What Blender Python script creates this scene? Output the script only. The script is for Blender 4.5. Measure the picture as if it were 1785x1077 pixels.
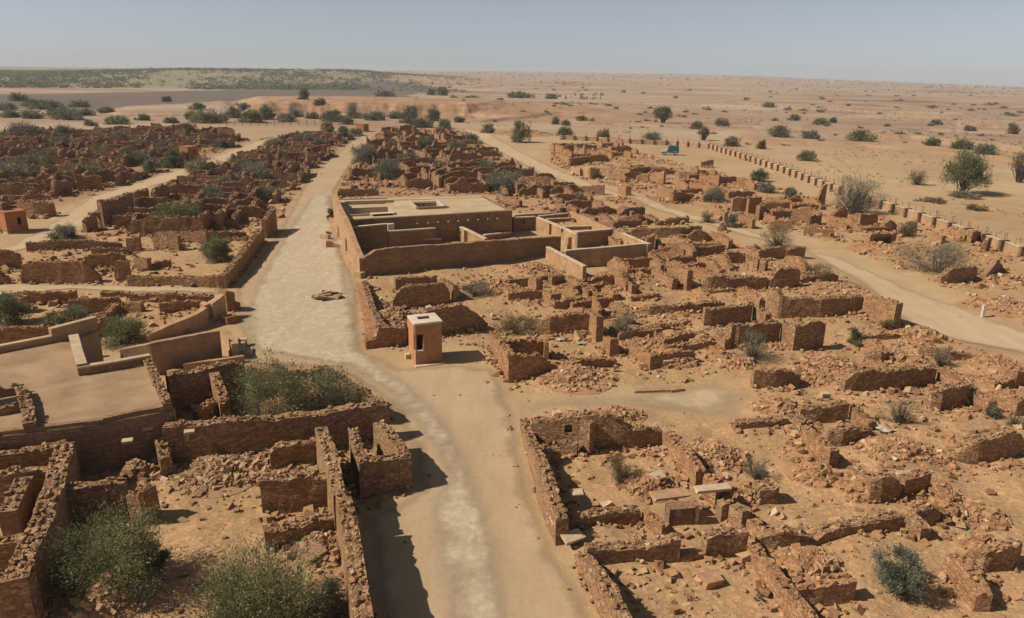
import bpy, bmesh, math, random
import numpy as np
for o in list(bpy.data.objects): bpy.data.objects.remove(o)
SC = bpy.context.scene
COL = SC.collection
R = math.radians
# ------------------------------------------------------------------ camera
W0, H0, F, CAMH = 1785.0, 1077.0, 1280.0, 18.0
ROLL = math.atan(.0165)
PITCH = math.atan((538.5 - (115 + .0165 * 892.5)) * math.cos(ROLL) / F)
fw = np.array([0, math.cos(PITCH), -math.sin(PITCH)])
_r0 = np.array([1., 0, 0]); _u0 = np.cross(_r0, fw)
rt = math.cos(ROLL) * _r0 + math.sin(ROLL) * _u0
up = -math.sin(ROLL) * _r0 + math.cos(ROLL) * _u0
CP = np.array([0, 0, CAMH])
cam = bpy.data.cameras.new('camera'); camo = bpy.data.objects.new('camera', cam); COL.objects.link(camo)
from mathutils import Matrix, Vector
camo.matrix_world = Matrix(((rt[0], up[0], -fw[0], 0), (rt[1], up[1], -fw[1], 0), (rt[2], up[2], -fw[2], CAMH), (0, 0, 0, 1)))
cam.sensor_width = 36; cam.lens = 36 * F / W0; cam.clip_start = .5; cam.clip_end = 30000
SC.camera = camo
# ------------------------------------------------------------------ light
SUN_TO, SUN_EL = R(9), R(43.5)          # shadows fall towards azimuth 10 deg from +X to +Y
sd = Vector((math.cos(SUN_TO) * math.cos(SUN_EL), math.sin(SUN_TO) * math.cos(SUN_EL), -math.sin(SUN_EL)))
sl = bpy.data.lights.new('sun', 'SUN'); sl.energy = 4.6; sl.angle = R(.55); sl.color = (1, .925, .80)
so = bpy.data.objects.new('sun', sl); COL.objects.link(so); so.rotation_euler = sd.to_track_quat('-Z', 'Y').to_euler()
so.location = (-60, 0, 80)
wd = bpy.data.worlds.new('World'); SC.world = wd; wd.use_nodes = True
nt = wd.node_tree; nt.nodes.clear()
sky = nt.nodes.new('ShaderNodeTexSky'); sky.sky_type = 'NISHITA'; sky.sun_disc = False
sky.sun_elevation = SUN_EL
sky.sun_rotation = math.atan2(-sd.x, -sd.y)
sky.altitude = 0; sky.air_density = .6; sky.dust_density = .3; sky.ozone_density = 4
hs = nt.nodes.new('ShaderNodeHueSaturation'); hs.inputs['Saturation'].default_value = .42
bg = nt.nodes.new('ShaderNodeBackground'); bg.inputs[1].default_value = .072
wo = nt.nodes.new('ShaderNodeOutputWorld')
nt.links.new(sky.outputs[0], hs.inputs['Color']); nt.links.new(hs.outputs[0], bg.inputs[0]); nt.links.new(bg.outputs[0], wo.inputs[0])
SC.view_settings.view_transform = 'Standard'; SC.view_settings.look = 'None'
SC.view_settings.exposure = .17; SC.view_settings.gamma = 1
SC.cycles.max_bounces = 5; SC.cycles.diffuse_bounces = 1; SC.cycles.transparent_max_bounces = 6

# ------------------------------------------------------------------ pixel <-> ground helpers (survey of the place)
def ray(x, y): return fw + (x - W0 / 2) / F * rt - (y - H0 / 2) / F * up
def G(x, y, z=0.):
    d = ray(x, y); return CP + (z - CAMH) / d[2] * d
def P(q):
    d = np.asarray(q, float) - CP; z = d @ fw
    return W0 / 2 + F * (d @ rt) / z, H0 / 2 - F * (d @ up) / z
def Zat(x, y, vt):
    g = G(x, y); lo, hi = 0., 12.
    for _ in range(30):
        m = (lo + hi) / 2
        if P(g + [0, 0, m])[1] > vt: lo = m
        else: hi = m
    return lo
def pxpoly(s, z=0.):
    return np.array([G(*map(float, p.split(',')[:2]), z)[:2] for p in s.split()])
# ------------------------------------------------------------------ numeric noise
def hash2(ix, iy, s):
    h = (ix * 374761393 + iy * 668265263 + s * 974634777) & 0xffffffff
    h = ((h ^ (h >> 13)) * 1274126177) & 0xffffffff
    return ((h ^ (h >> 16)) & 0xffff) / 65535.0
def vnoise(x, y, s=0):
    x = np.asarray(x, float); y = np.asarray(y, float)
    ix = np.floor(x).astype(np.int64); iy = np.floor(y).astype(np.int64)
    fx = x - ix; fy = y - iy; fx = fx * fx * (3 - 2 * fx); fy = fy * fy * (3 - 2 * fy)
    a = hash2(ix, iy, s); b = hash2(ix + 1, iy, s); c = hash2(ix, iy + 1, s); d = hash2(ix + 1, iy + 1, s)
    return (a + (b - a) * fx) * (1 - fy) + (c + (d - c) * fx) * fy
def fbm(x, y, s=0, o=4):
    t = 0; a = .5; n = 0
    for k in range(o):
        t = t + a * vnoise(np.asarray(x) * 2 ** k, np.asarray(y) * 2 ** k, s + k * 7); n += a; a *= .5
    return t / n
def inpoly(x, y, poly):
    x = np.asarray(x, float); y = np.asarray(y, float); c = np.zeros(x.shape, bool)
    n = len(poly); j = n - 1
    for i in range(n):
        xi, yi = poly[i]; xj, yj = poly[j]
        if yi != yj:
            c ^= ((yi > y) != (yj > y)) & (x < (xj - xi) * (y - yi) / (yj - yi) + xi)
        j = i
    return c
def polydist(x, y, poly):
    d = np.full(np.shape(x), 1e9); n = len(poly)
    for i in range(n):
        a = poly[i]; b = poly[(i + 1) % n]; e = b - a; L = e @ e + 1e-9
        t = np.clip(((x - a[0]) * e[0] + (y - a[1]) * e[1]) / L, 0, 1)
        d = np.minimum(d, np.hypot(x - a[0] - t * e[0], y - a[1] - t * e[1]))
    return d
# ------------------------------------------------------------------ mesh helpers
def mesh_np(name, V, faces, mat=None, parent=None, smooth=False, uv=None, attrs=None):
    """V (n,3); faces: (m,k) array or list; attrs: {name: (n,) floats}"""
    me = bpy.data.meshes.new(name)
    V = np.asarray(V, np.float32)
    if isinstance(faces, np.ndarray):
        m, k = faces.shape
        me.vertices.add(len(V)); me.vertices.foreach_set('co', V.ravel())
        me.loops.add(m * k); me.loops.foreach_set('vertex_index', faces.astype(np.int32).ravel())
        me.polygons.add(m); me.polygons.foreach_set('loop_start', np.arange(0, m * k, k, dtype=np.int32))
        me.update(calc_edges=True)
    else:
        me.from_pydata(V.tolist(), [], faces)
    me.polygons.foreach_set('use_smooth', np.full(len(me.polygons), bool(smooth)))
    if uv is not None:
        l = me.uv_layers.new(name='UVMap'); l.data.foreach_set('uv', np.asarray(uv, np.float32).ravel())
    for k_, a in (attrs or {}).items():
        at = me.attributes.new(k_, 'FLOAT', 'POINT'); at.data.foreach_set('value', np.asarray(a, np.float32))
    me.validate()
    o = bpy.data.objects.new(name, me); COL.objects.link(o)
    if mat: me.materials.append(mat)
    if parent: o.parent = parent
    return o
def tag(o, label=None, cat=None, group=None, kind=None):
    if label: o['label'] = label
    if cat: o['category'] = cat
    if group: o['group'] = group
    if kind: o['kind'] = kind
    return o
def empty(name, loc, label, cat, group=None):
    o = bpy.data.objects.new(name, None); COL.objects.link(o); o.location = loc
    o.empty_display_size = .3
    return tag(o, label, cat, group)
class MB:
    """collects quads"""
    def __init__(s): s.v = []; s.f = []; s.n = 0
    def add(s, v, f):
        v = np.asarray(v, float).reshape(-1, 3); s.v.append(v); s.f += [[i + s.n for i in q] for q in f]; s.n += len(v)
    def box(s, c, d, rz=0., tilt=None):
        x, y, z = [q / 2 for q in d]
        v = np.array([(-x, -y, -z), (x, -y, -z), (x, y, -z), (-x, y, -z), (-x, -y, z), (x, -y, z), (x, y, z), (-x, y, z)])
        if tilt is not None: v = v @ tilt.T
        c_, s_ = math.cos(rz), math.sin(rz); v = v @ np.array([(c_, s_, 0), (-s_, c_, 0), (0, 0, 1)])
        s.add(v + np.asarray(c, float), [(0, 3, 2, 1), (4, 5, 6, 7), (0, 1, 5, 4), (1, 2, 6, 5), (2, 3, 7, 6), (3, 0, 4, 7)])
    def hexa(s, b, t):
        """b, t : four bottom and four top corners, counter-clockwise from above"""
        s.add(list(b) + list(t), [(0, 3, 2, 1), (4, 5, 6, 7), (0, 1, 5, 4), (1, 2, 6, 5), (2, 3, 7, 6), (3, 0, 4, 7)])
    def prism(s, poly, z0, z1):
        p = [tuple(q[:2]) for q in poly]
        if sum(p[i][0] * p[(i + 1) % len(p)][1] - p[(i + 1) % len(p)][0] * p[i][1] for i in range(len(p))) < 0: p = p[::-1]
        n = len(p); v = [(x, y, z0) for x, y in p] + [(x, y, z1) for x, y in p]
        s.add(v, [tuple(range(n))[::-1], tuple(range(n, 2 * n))] + [(i, (i + 1) % n, n + (i + 1) % n, n + i) for i in range(n)])
    def tube(s, a, b, r0, r1, k=5):
        a = np.asarray(a, float); b = np.asarray(b, float); d = b - a; L = np.linalg.norm(d) + 1e-9; d = d / L
        q = np.cross(d, (0, 0, 1.)) if abs(d[2]) < .9 else np.cross(d, (1., 0, 0)); q /= np.linalg.norm(q); w = np.cross(d, q)
        an = np.arange(k) * 2 * math.pi / k
        ring = np.cos(an)[:, None] * q + np.sin(an)[:, None] * w
        s.add(np.vstack([a + ring * r0, b + ring * r1]), [(i, (i + 1) % k, k + (i + 1) % k, k + i) for i in range(k)] + [tuple(range(k))[::-1], tuple(range(k, 2 * k))])
    def build(s, name, mat, parent=None, origin=None, smooth=False, bevel=0.):
        v = np.vstack(s.v)
        if origin is not None: v = v - np.asarray(origin, float)
        o = mesh_np(name, v, s.f, mat, parent, smooth)
        if bevel:
            m = o.modifiers.new('bevel', 'BEVEL'); m.width = bevel; m.segments = 2; m.limit_method = 'ANGLE'
        return o
# ------------------------------------------------------------------ materials
def newmat(name, rough=.9):
    m = bpy.data.materials.new(name); m.use_nodes = True; t = m.node_tree
    b = t.nodes['Principled BSDF']; b.inputs['Roughness'].default_value = rough
    b.inputs['Specular IOR Level'].default_value = .15
    return m, t, b
def N(t, typ, **kw):
    n = t.nodes.new(typ)
    for k, v in kw.items():
        if k in ('operation', 'blend_type', 'data_type', 'attribute_name', 'feature', 'distance', 'noise_dimensions', 'voronoi_dimensions', 'attribute_type', 'offset', 'vector_type'): setattr(n, k, v)
        else: n.inputs[k.replace('_', ' ')].default_value = v
    return n
def L(t, a, b): t.links.new(a, b)
def ramp(t, src, *stops):
    n = t.nodes.new('ShaderNodeValToRGB'); e = n.color_ramp.elements
    while len(e) < len(stops): e.new(.5)
    for i, (p_, c) in enumerate(stops):
        e[i].position = p_; e[i].color = (*c, 1) if len(c) == 3 else c
    L(t, src, n.inputs[0]); return n.outputs[0]
def mix(t, f, a, b, mode='MIX'):
    n = t.nodes.new('ShaderNodeMix'); n.data_type = 'RGBA'; n.blend_type = mode; n.clamp_factor = True
    for s_, i in ((f, 0), (a, 6), (b, 7)):
        if isinstance(s_, (int, float)): n.inputs[i].default_value = s_
        elif isinstance(s_, tuple): n.inputs[i].default_value = (*s_, 1)
        else: L(t, s_, n.inputs[i])
    return n.outputs[2]
def maths(t, op, a, b=0.):
    n = t.nodes.new('ShaderNodeMath'); n.operation = op
    for i, s_ in enumerate((a, b)):
        if isinstance(s_, (int, float)): n.inputs[i].default_value = s_
        else: L(t, s_, n.inputs[i])
    return n.outputs[0]
def objrand(t): return t.nodes.new('ShaderNodeObjectInfo').outputs['Random']
def geopos(t): return t.nodes.new('ShaderNodeNewGeometry').outputs['Position']
def noise(t, vec, scale, detail=4, rough=.6):
    n = N(t, 'ShaderNodeTexNoise', Scale=scale, Detail=detail, Roughness=rough)
    if vec is not None: L(t, vec, n.inputs['Vector'])
    return n.outputs['Fac']
def bump(t, b, h, strength, dist):
    n = N(t, 'ShaderNodeBump', Strength=strength, Distance=dist); L(t, h, n.inputs['Height']); L(t, n.outputs[0], b.inputs['Normal'])

def masonry_mat(name, c0, c1, c2, mortar, bw=.34, bh=.13, strength=.9):
    m, t, b = newmat(name, .95)
    uv = t.nodes.new('ShaderNodeUVMap').outputs[0]
    pos = geopos(t)
    nv = N(t, 'ShaderNodeTexNoise', Scale=2.6, Detail=3.0); L(t, uv, nv.inputs['Vector'])
    sub = t.nodes.new('ShaderNodeVectorMath'); sub.operation = 'SUBTRACT'; L(t, nv.outputs['Color'], sub.inputs[0]); sub.inputs[1].default_value = (.5, .5, .5)
    sc = t.nodes.new('ShaderNodeVectorMath'); sc.operation = 'SCALE'; L(t, sub.outputs[0], sc.inputs[0]); sc.inputs['Scale'].default_value = .16
    ad = t.nodes.new('ShaderNodeVectorMath'); ad.operation = 'ADD'; L(t, uv, ad.inputs[0]); L(t, sc.outputs[0], ad.inputs[1])
    mp = t.nodes.new('ShaderNodeMapping'); L(t, ad.outputs[0], mp.inputs[0]); mp.inputs['Scale'].default_value = (1 / bw, 1 / bh, 1)
    vo = t.nodes.new('ShaderNodeTexVoronoi'); vo.inputs['Scale'].default_value = 1; vo.inputs['Randomness'].default_value = .8; L(t, mp.outputs[0], vo.inputs['Vector'])
    ve = t.nodes.new('ShaderNodeTexVoronoi'); ve.feature = 'DISTANCE_TO_EDGE'; ve.inputs['Scale'].default_value = 1; ve.inputs['Randomness'].default_value = .8; L(t, mp.outputs[0], ve.inputs['Vector'])
    sp = t.nodes.new('ShaderNodeSeparateColor'); L(t, vo.outputs['Color'], sp.inputs[0])
    joint = ramp(t, ve.outputs['Distance'], (.0, (1, 1, 1)), (.14, (0, 0, 0)))
    col = ramp(t, sp.outputs[0], (0, c0), (.5, c1), (1, c2))
    n1 = noise(t, pos, .55, 5); n2 = noise(t, pos, 7., 4)
    col = mix(t, maths(t, 'MULTIPLY', joint, .7), col, mortar)
    col = mix(t, .55, col, ramp(t, n1, (.3, (.68, .62, .58)), (.7, (1.2, 1.17, 1.12))), 'MULTIPLY')
    col = mix(t, .6, col, ramp(t, n2, (.25, (.65, .65, .65)), (.75, (1.25, 1.25, 1.25))), 'MULTIPLY')
    L(t, col, b.inputs['Base Color'])
    h = maths(t, 'SUBTRACT', maths(t, 'MULTIPLY', n2, .5), joint)
    h = maths(t, 'ADD', h, maths(t, 'MULTIPLY', sp.outputs[1], .7))
    bump(t, b, h, strength, .06)
    return m
SAND = (.46, .315, .185)
M = {}
M['wall'] = masonry_mat('rubble_masonry', (.255, .138, .072), (.375, .218, .114), (.47, .305, .172), (.20, .11, .058), .25, .115, .55)
M['wall_red'] = masonry_mat('red_rubble_masonry', (.29, .142, .068), (.41, .225, .113), (.49, .30, .162), (.24, .125, .066), .26, .115, .5)
M['wall_far'] = masonry_mat('weathered_masonry', (.25, .13, .07), (.345, .195, .108), (.43, .27, .16), (.18, .10, .056), .40, .18, .5)
M['coursed'] = masonry_mat('coursed_masonry', (.27, .152, .083), (.33, .195, .108), (.39, .245, .142), (.23, .135, .076), .36, .11, .5)
def plaster(name, c, vary=.25, scale=1.2, bs=.3):
    m, t, b = newmat(name, .92); pos = geopos(t)
    n1 = noise(t, pos, scale, 6); n2 = noise(t, pos, 14, 4)
    d = tuple(q * (1 - vary) for q in c); e = tuple(min(1, q * (1 + vary)) for q in c)
    col = ramp(t, n1, (.3, d), (.7, e)); col = mix(t, .5, col, ramp(t, n2, (.3, (.8, .8, .8)), (.7, (1.15, 1.15, 1.15))), 'MULTIPLY')
    L(t, col, b.inputs['Base Color']); bump(t, b, n2, bs, .03); return m
M['mud'] = plaster('mud_plaster', (.40, .24, .13))
M['kiosk'] = plaster('terracotta_plaster', (.42, .21, .10), .18, 2.)
M['hut'] = plaster('red_hut_plaster', (.36, .15, .07), .2, 2.)
M['roof'] = plaster('lime_mud_roof', (.325, .21, .118), .25, .6)
M['paleroof'] = plaster('pale_roof_screed', (.45, .33, .20), .16, .4)
M['coping'] = plaster('pale_coping', (.47, .34, .21), .18)
M['white'] = plaster('white_slab', (.58, .48, .36), .15)
M['dark'] = plaster('painted_void_shade', (.018, .014, .012), .2)  # near-black paint that stands in for shade inside openings
M['wood_shade'] = plaster('weathered_wood_and_shade', (.17, .11, .07), .3)
M['metal'] = plaster('brown_metal', (.09, .06, .05), .2)
M['slab'] = plaster('sandstone_slab', (.38, .22, .125), .25, 3.)
M['paleslab'] = plaster('pale_sandstone_slab', (.50, .36, .23), .2, 3.)
def stone_mat(name, stops):
    m, t, b = newmat(name, .95)
    a = N(t, 'ShaderNodeAttribute', attribute_name='tint').outputs['Fac']
    col = ramp(t, a, *stops)
    n2 = noise(t, geopos(t), 9, 3)
    col = mix(t, .6, col, ramp(t, n2, (.3, (.7, .7, .7)), (.7, (1.2, 1.2, 1.2))), 'MULTIPLY')
    L(t, col, b.inputs['Base Color']); bump(t, b, n2, .5, .04); return m
M['stone'] = stone_mat('loose_sandstone', ((0, (.21, .112, .058)), (.45, (.35, .205, .108)), (.8, (.45, .29, .16)), (1, (.55, .42, .28))))
M['stone_red'] = stone_mat('loose_red_sandstone', ((0, (.24, .115, .056)), (.5, (.385, .21, .105)), (.85, (.47, .295, .16)), (1, (.54, .40, .26))))
M['stone_far'] = stone_mat('weathered_loose_stone', ((0, (.20, .098, .052)), (.5, (.32, .17, .092)), (.85, (.41, .25, .145)), (1, (.50, .36, .23))))
def leafmat(name, c0, c1, tr=.38):
    m, t, b = newmat(name, .7)
    a = N(t, 'ShaderNodeAttribute', attribute_name='tint').outputs['Fac']
    col = ramp(t, a, (0, c0), (1, c1)); L(t, col, b.inputs['Base Color'])
    tl = t.nodes.new('ShaderNodeBsdfTranslucent'); L(t, col, tl.inputs['Color'])
    ms = t.nodes.new('ShaderNodeMixShader'); ms.inputs[0].default_value = tr; L(t, b.outputs[0], ms.inputs[1]); L(t, tl.outputs[0], ms.inputs[2])
    L(t, ms.outputs[0], t.nodes['Material Output'].inputs['Surface'])
    return m
M['leaf'] = leafmat('olive_leaf', (.09, .095, .045), (.37, .345, .165))
M['leaf_dark'] = leafmat('dark_leaf', (.08, .088, .048), (.29, .28, .15))
M['leaf_grey'] = leafmat('grey_leaf', (.12, .115, .075), (.34, .315, .215))
M['leaf_blue'] = leafmat('blue_green_leaf', (.11, .115, .08), (.30, .295, .20))
M['leaf_yellow'] = leafmat('straw_leaf', (.16, .12, .06), (.30, .23, .12))
M['twig'] = leafmat('grey_twig', (.10, .075, .055), (.26, .20, .15))
M['bark'] = plaster('bark', (.13, .09, .065), .3, 5)
# ------------------------------------------------------------------ where the rubble lies, where the roads run (surveyed outlines)
RUB = {
 'A': "630,490 690,470 780,468 850,462 950,446 1000,470 1010,500 930,540 870,600 850,610 770,600 700,605 640,608",
 'E': "850,600 950,520 1010,480 1130,460 1200,420 1290,430 1400,445 1500,500 1560,560 1640,590 1785,625 1900,700 1900,1200 1070,1200 1015,985 940,830 915,735 950,715 1100,712 1290,738 1320,690 1240,655 1180,675 890,690 875,640",
 'W': "130,770 300,660 430,640 580,645 675,710 715,800 620,860 650,1077 660,1250 -200,1250 -100,780",
 'M': "0,510 380,512 410,545 270,600 170,580 0,620 -80,620 -80,510",
 'L': "0,440 200,400 320,310 460,240 620,235 590,262 530,312 480,395 395,500 0,497 -80,497 -80,450",
 'F': "-140,235 330,225 440,245 335,285 150,345 60,375 -140,380",
 'C': "620,245 690,225 790,225 890,285 960,345 1000,370 1130,405 1200,400 1290,430 1130,460 900,370 850,340 600,345 590,330",
 'R': "960,250 1060,250 1200,290 1290,310 1440,350 1540,380 1785,440 1900,470 1900,610 1785,570 1640,500 1450,425 1330,388 1170,350 1050,320 960,285",
}
RUBP = {k: pxpoly(v) for k, v in RUB.items()}
STREET = "655,1250 648,1077 638,980 622,900 712,862 720,830 715,795 675,705 577,645 430,640 408,560 402,510 485,400 535,310 592,262 618,240 655,236 612,290 588,330 578,390 600,440 625,490 636,612 705,640 780,634 862,640 890,690 905,735 915,790 938,880 985,975 1045,1077 1110,1250"
PAVING = "770,1250 762,1077 735,870 770,835 720,750 672,690 590,642 430,615 418,550 440,495 490,410 540,340 580,340 588,395 610,470 628,560 640,612 705,655 765,705 805,760 840,825 872,920 905,1077 930,1250"
LANES = {
 'side_lane': "870,650 890,695 1100,680 1190,668 1250,655 1318,690 1300,735 1160,728 1100,716 960,716 905,740",
 'cart_track': "800,222 850,232 960,290 1060,330 1170,362 1290,395 1380,425 1470,450 1590,505 1785,575 1900,610 1900,680 1785,620 1650,595 1565,560 1500,500 1400,440 1290,410 1180,378 1050,340 930,298 850,255",
 'village_lane': "-80,448 0,432 60,405 150,345 335,287 440,248 480,238 450,262 330,308 200,345 150,402 60,432 0,450 -80,465",
 'cross_lane': "-80,500 0,497 120,496 225,499 390,503 400,512 225,510 120,505 0,516 -80,520",
}
def road_mask_fn(polys):
    def f(x, y):
        m = np.zeros(np.shape(x), bool)
        for p in polys: m |= inpoly(x, y, p)
        return m
    return f
ROADP = [pxpoly(STREET)] + [pxpoly(v) for v in LANES.values()]
on_road = road_mask_fn(ROADP)
GX0, GX1, GY0, GY1, GC = -190., 190., 8., 430., .8
gxs = np.arange(GX0, GX1, GC); gys = np.arange(GY0, GY1, GC)
gX, gY = np.meshgrid(gxs, gys)
RMASK = np.zeros(gX.shape)
for p in RUBP.values(): RMASK[inpoly(gX, gY, p)] = 1
RMASK[on_road(gX, gY)] = 0
for _ in range(2):
    q = np.pad(RMASK, 1, mode='edge')
    RMASK = sum(q[i:i + RMASK.shape[0], j:j + RMASK.shape[1]] for i in range(3) for j in range(3)) / 9
def bil(A, x, y):
    fx = np.clip((np.asarray(x) - GX0) / GC, 0, A.shape[1] - 1.001); fy = np.clip((np.asarray(y) - GY0) / GC, 0, A.shape[0] - 1.001)
    ix = fx.astype(int); iy = fy.astype(int); fx = fx - ix; fy = fy - iy
    v = (A[iy, ix] * (1 - fx) + A[iy, ix + 1] * fx) * (1 - fy) + (A[iy + 1, ix] * (1 - fx) + A[iy + 1, ix + 1] * fx) * fy
    o = (np.asarray(x) < GX0) | (np.asarray(x) > GX1) | (np.asarray(y) < GY0) | (np.asarray(y) > GY1)
    return np.where(o, 0, v)
# heaps of fallen stone: pixel x, y, radius in px (x), height m, count, label
HEAPS = [
 (1170, 632, 42, .7, 420, 'broad rubble heap of tumbled stones right of the low broken front wall'),
 (1420, 835, 45, .5, 200, 'orange rubble ridge in front of the sunlit narrow wall'), (1545, 800, 50, .55, 260, 'rubble ridge running down from the whitish rags'), (1350, 720, 45, .5, 220, 'rubble slope behind the low wall at the end of the side lane'), (1560, 625, 50, .5, 260, 'stones heaped between the low track walls'), (1500, 770, 40, .45, 200, 'stones spilled below the room with the pale slab'), (1640, 905, 40, .45, 220, 'rubble over the right end of the long broken wall'), (1130, 860, 45, .35, 200, 'stones on the room floor beside the red slab'), (1290, 870, 40, .5, 200, 'rubble slope right of the standing doorway'), (1710, 965, 40, .4, 180, 'orange rubble above the dark brick return'), (1180, 545, 60, .4, 220, 'stones on the top of the long low dark wall'), (1110, 600, 60, .35, 260, 'line of small stones right of the thin sunlit pillar'), (1230, 600, 40, .45, 200, 'orange stones left of the square dark walls'), (1400, 660, 50, .45, 220, 'tumbled stones right of the low dark wall stretch'), (1600, 590, 45, .5, 220, 'orange rubble spilled towards the dirt track'), (1730, 640, 50, .4, 220, 'low rubble field near the right edge'), (1690, 780, 40, .4, 180, 'stones above the mound shaped wall'),
 (1285, 640, 30, .4, 200, 'low stone spill between the rubble heap and the bush covered pillar'),
 (1245, 800, 60, .55, 420, 'loose stone heap beside the lit orange cross wall on the right'),
 (1075, 735, 50, .45, 240, 'pale stones fallen behind the wall with the small window'),
 (1130, 850, 60, .4, 380, 'stone litter filling the room with the dry bush'),
 (1400, 988, 60, .45, 330, 'rubble pile above the short brick coloured wall near the lower edge'),
 (930, 475, 40, .5, 200, 'stones heaped against the plastered wall with pale coping'),
 (1090, 490, 62, .6, 420, 'wide stone tumble below the plastered enclosure'),
 (868, 508, 40, .6, 260, 'grey stone pile below the low retaining wall'),
 (1440, 640, 55, .45, 300, 'stones strewn left of the long dark wall on the right'),
 (1450, 505, 60, .5, 300, 'stone bank between the long dark wall and the dirt track'),
 (1005, 665, 70, .35, 330, 'orange stones spilled along the foot of the broken front wall'),
 (690, 560, 38, .8, 330, 'pale tumbled stones in the ruin behind the kiosk'),
 (380, 830, 90, .55, 700, 'long slope of fallen stones below the big dark wall'),
 (240, 830, 30, .6, 240, 'stone ramp spilling into the dark room by the flat roofed house'),
 (195, 1060, 70, 1.0, 260, 'big rubble mound under the green bush at the lower left'),
 (555, 960, 55, .35, 260, 'stones scattered below the lowest dark wall beside the street'),
 (510, 815, 70, .5, 240, 'stones banked behind the dark rectangular wall'),
 (1600, 800, 60, .45, 260, 'orange rubble ridge left of the mound shaped wall'),
 (1500, 860, 40, .6, 200, 'rubble sloping into the dark hollow on the right'),
 (1700, 900, 55, .4, 260, 'stones strewn right of the tall thin stub'),
 (1740, 540, 60, .45, 300, 'stones heaped by the white post near the right edge'),
 (1560, 440, 70, .4, 300, 'rubble below the dark arched opening'),
 (915, 236, 55, 1.6, 220, 'reddish stone heap between green trees at the end of the track'),
 (1110, 352, 60, .7, 260, 'stone heap beside the lone roadside pillar'),
]
HG = []
for (x, y, r, h, n, lab) in HEAPS:
    g = G(x, y); rx = np.linalg.norm(G(x + r, y) - g); HG.append((g[0], g[1], rx, rx * .8, h))
def az_px(x, y):
    return 892.5 + 1280 / .953 * np.asarray(x) / np.maximum(np.asarray(y), 1)
def sstep(a, b, x):
    t = np.clip((np.asarray(x, float) - a) / (b - a), 0, 1); return t * t * (3 - 2 * t)
def _sc(pts, h, s):
    q = [G(*a) for a in pts]; return ([a[0] for a in pts], [float(np.hypot(b_[0], b_[1])) for b_ in q], h, s)
SCARPS = [_sc([(1290, 246), (1380, 252), (1460, 256), (1540, 260), (1640, 268), (1785, 285), (1900, 300)], .9, 1), _sc([(1530, 244), (1600, 248), (1660, 256), (1785, 268), (1900, 280)], 1.3, 1),
          _sc([(1010, 214), (1080, 218), (1180, 222), (1300, 226), (1400, 230)], .9, 2), _sc([(830, 214), (900, 210), (960, 205), (1010, 204)], 1.2, 3), _sc([(1270, 182), (1400, 190), (1560, 200), (1700, 208)], 1.5, 4), _sc([(1690, 222), (1785, 226), (1900, 232)], 1.6, 1)]
def gh(x, y):
    x = np.asarray(x, float); y = np.asarray(y, float)
    r = np.hypot(x, y); px = az_px(x, y)
    near = r < 420
    z = np.zeros(np.broadcast(x, y).shape)
    rm = bil(RMASK, x, y)
    z = z + rm * ((.85 - .5 * sstep(65, 110, r)) * (fbm(x / 3.6, y / 3.6, 3, 4) - .38)).clip(-.05, 1)
    for (hx, hy, rx, ry, h) in HG:
        q = ((x - hx) / rx) ** 2 + ((y - hy) / ry) ** 2
        z = z + np.where(q < 6, h * np.exp(-q * 1.6) * (.7 + .6 * fbm(x * .9, y * .9, 11, 3)), 0)
    z = z + .05 * (fbm(x / 2.2, y / 2.2, 5, 3) - .5) * (1 - rm) * sstep(15, 30, r)
    # low dunes and washes on the open plain
    pl = sstep(170, 330, r)
    z = z + pl * 1.6 * (fbm(x / 60, y / 60, 21, 4) - .5)
    # eroded bank beyond the village
    A = sstep(150, 220, px) * .28 * (1 - sstep(370, 400, px)) + sstep(385, 450, px) * (1 - .55 * sstep(820, 960, px)) * (1 - sstep(1000, 1230, px))
    soft = sstep(800, 900, px)
    gul = 9 * (fbm(x / 11, y / 40, 31, 3) - .5) + 3.5 * (fbm(x / 3.1, y / 9, 35, 3) - .5) + 30 * (fbm(x / 60, y / 90, 33, 2) - .5)
    r0 = 328 + gul * (1 - .5 * soft)
    z = z + A * 5.3 * sstep(r0 - 30 * soft, r0 + 9 + 60 * soft, r) * (1 - sstep(395, 600, r))
    z = z + A * sstep(r0 - 12, r0, r) * (1 - sstep(r0 + 14, r0 + 26, r)) * 2.2 * (fbm(x / 3.4, y / 3.4, 37, 3) - .5)
    # low scarps crossing the plain on the right
    for (sx_, sy_, hh_, s_) in SCARPS:
        rl = np.interp(px, sx_, sy_) * (1 + .05 * (fbm(x / 14, y / 60, 91 + s_, 4) - .5)); ed = sstep(sx_[0] - 40, sx_[0] + 30, px) * (1 - sstep(sx_[-1] - 30, sx_[-1] + 60, px) * (s_ != 1))
        z = z + ed * hh_ * sstep(0, 2.2, r - rl) * (1 - sstep(0, 1, (r - rl) / (.35 * rl)))
    # scrub covered dunes on the left horizon
    crest = np.interp(px, [-250, 0, 60, 130, 250, 330, 450, 560, 640, 720, 800, 900], [6, 7.5, 8, 11, 15.5, 17, 18, 18.5, 17, 12, 7, 0])
    rc = 1250 + 200 * (fbm(x / 300, y / 300, 41, 2) - .5)
    z = z + crest * np.where(r < rc, sstep(760, 1300, r) ** 1.2, 1 - .25 * sstep(1300, 2200, r)) * (.85 + .3 * fbm(x / 90, y / 160, 43, 4))
    # the far plain swells in the middle and falls away to the right
    zf = np.interp(px, [-300, 0, 500, 850, 1100, 1300, 1400, 1785, 2100], [18, 18, 18, 36, 37, 34, 22, -4, -8])
    z = z + (zf - .75 * np.where(px < 900, crest, 0)) * sstep(1000, 5000, r)
    return z
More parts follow.
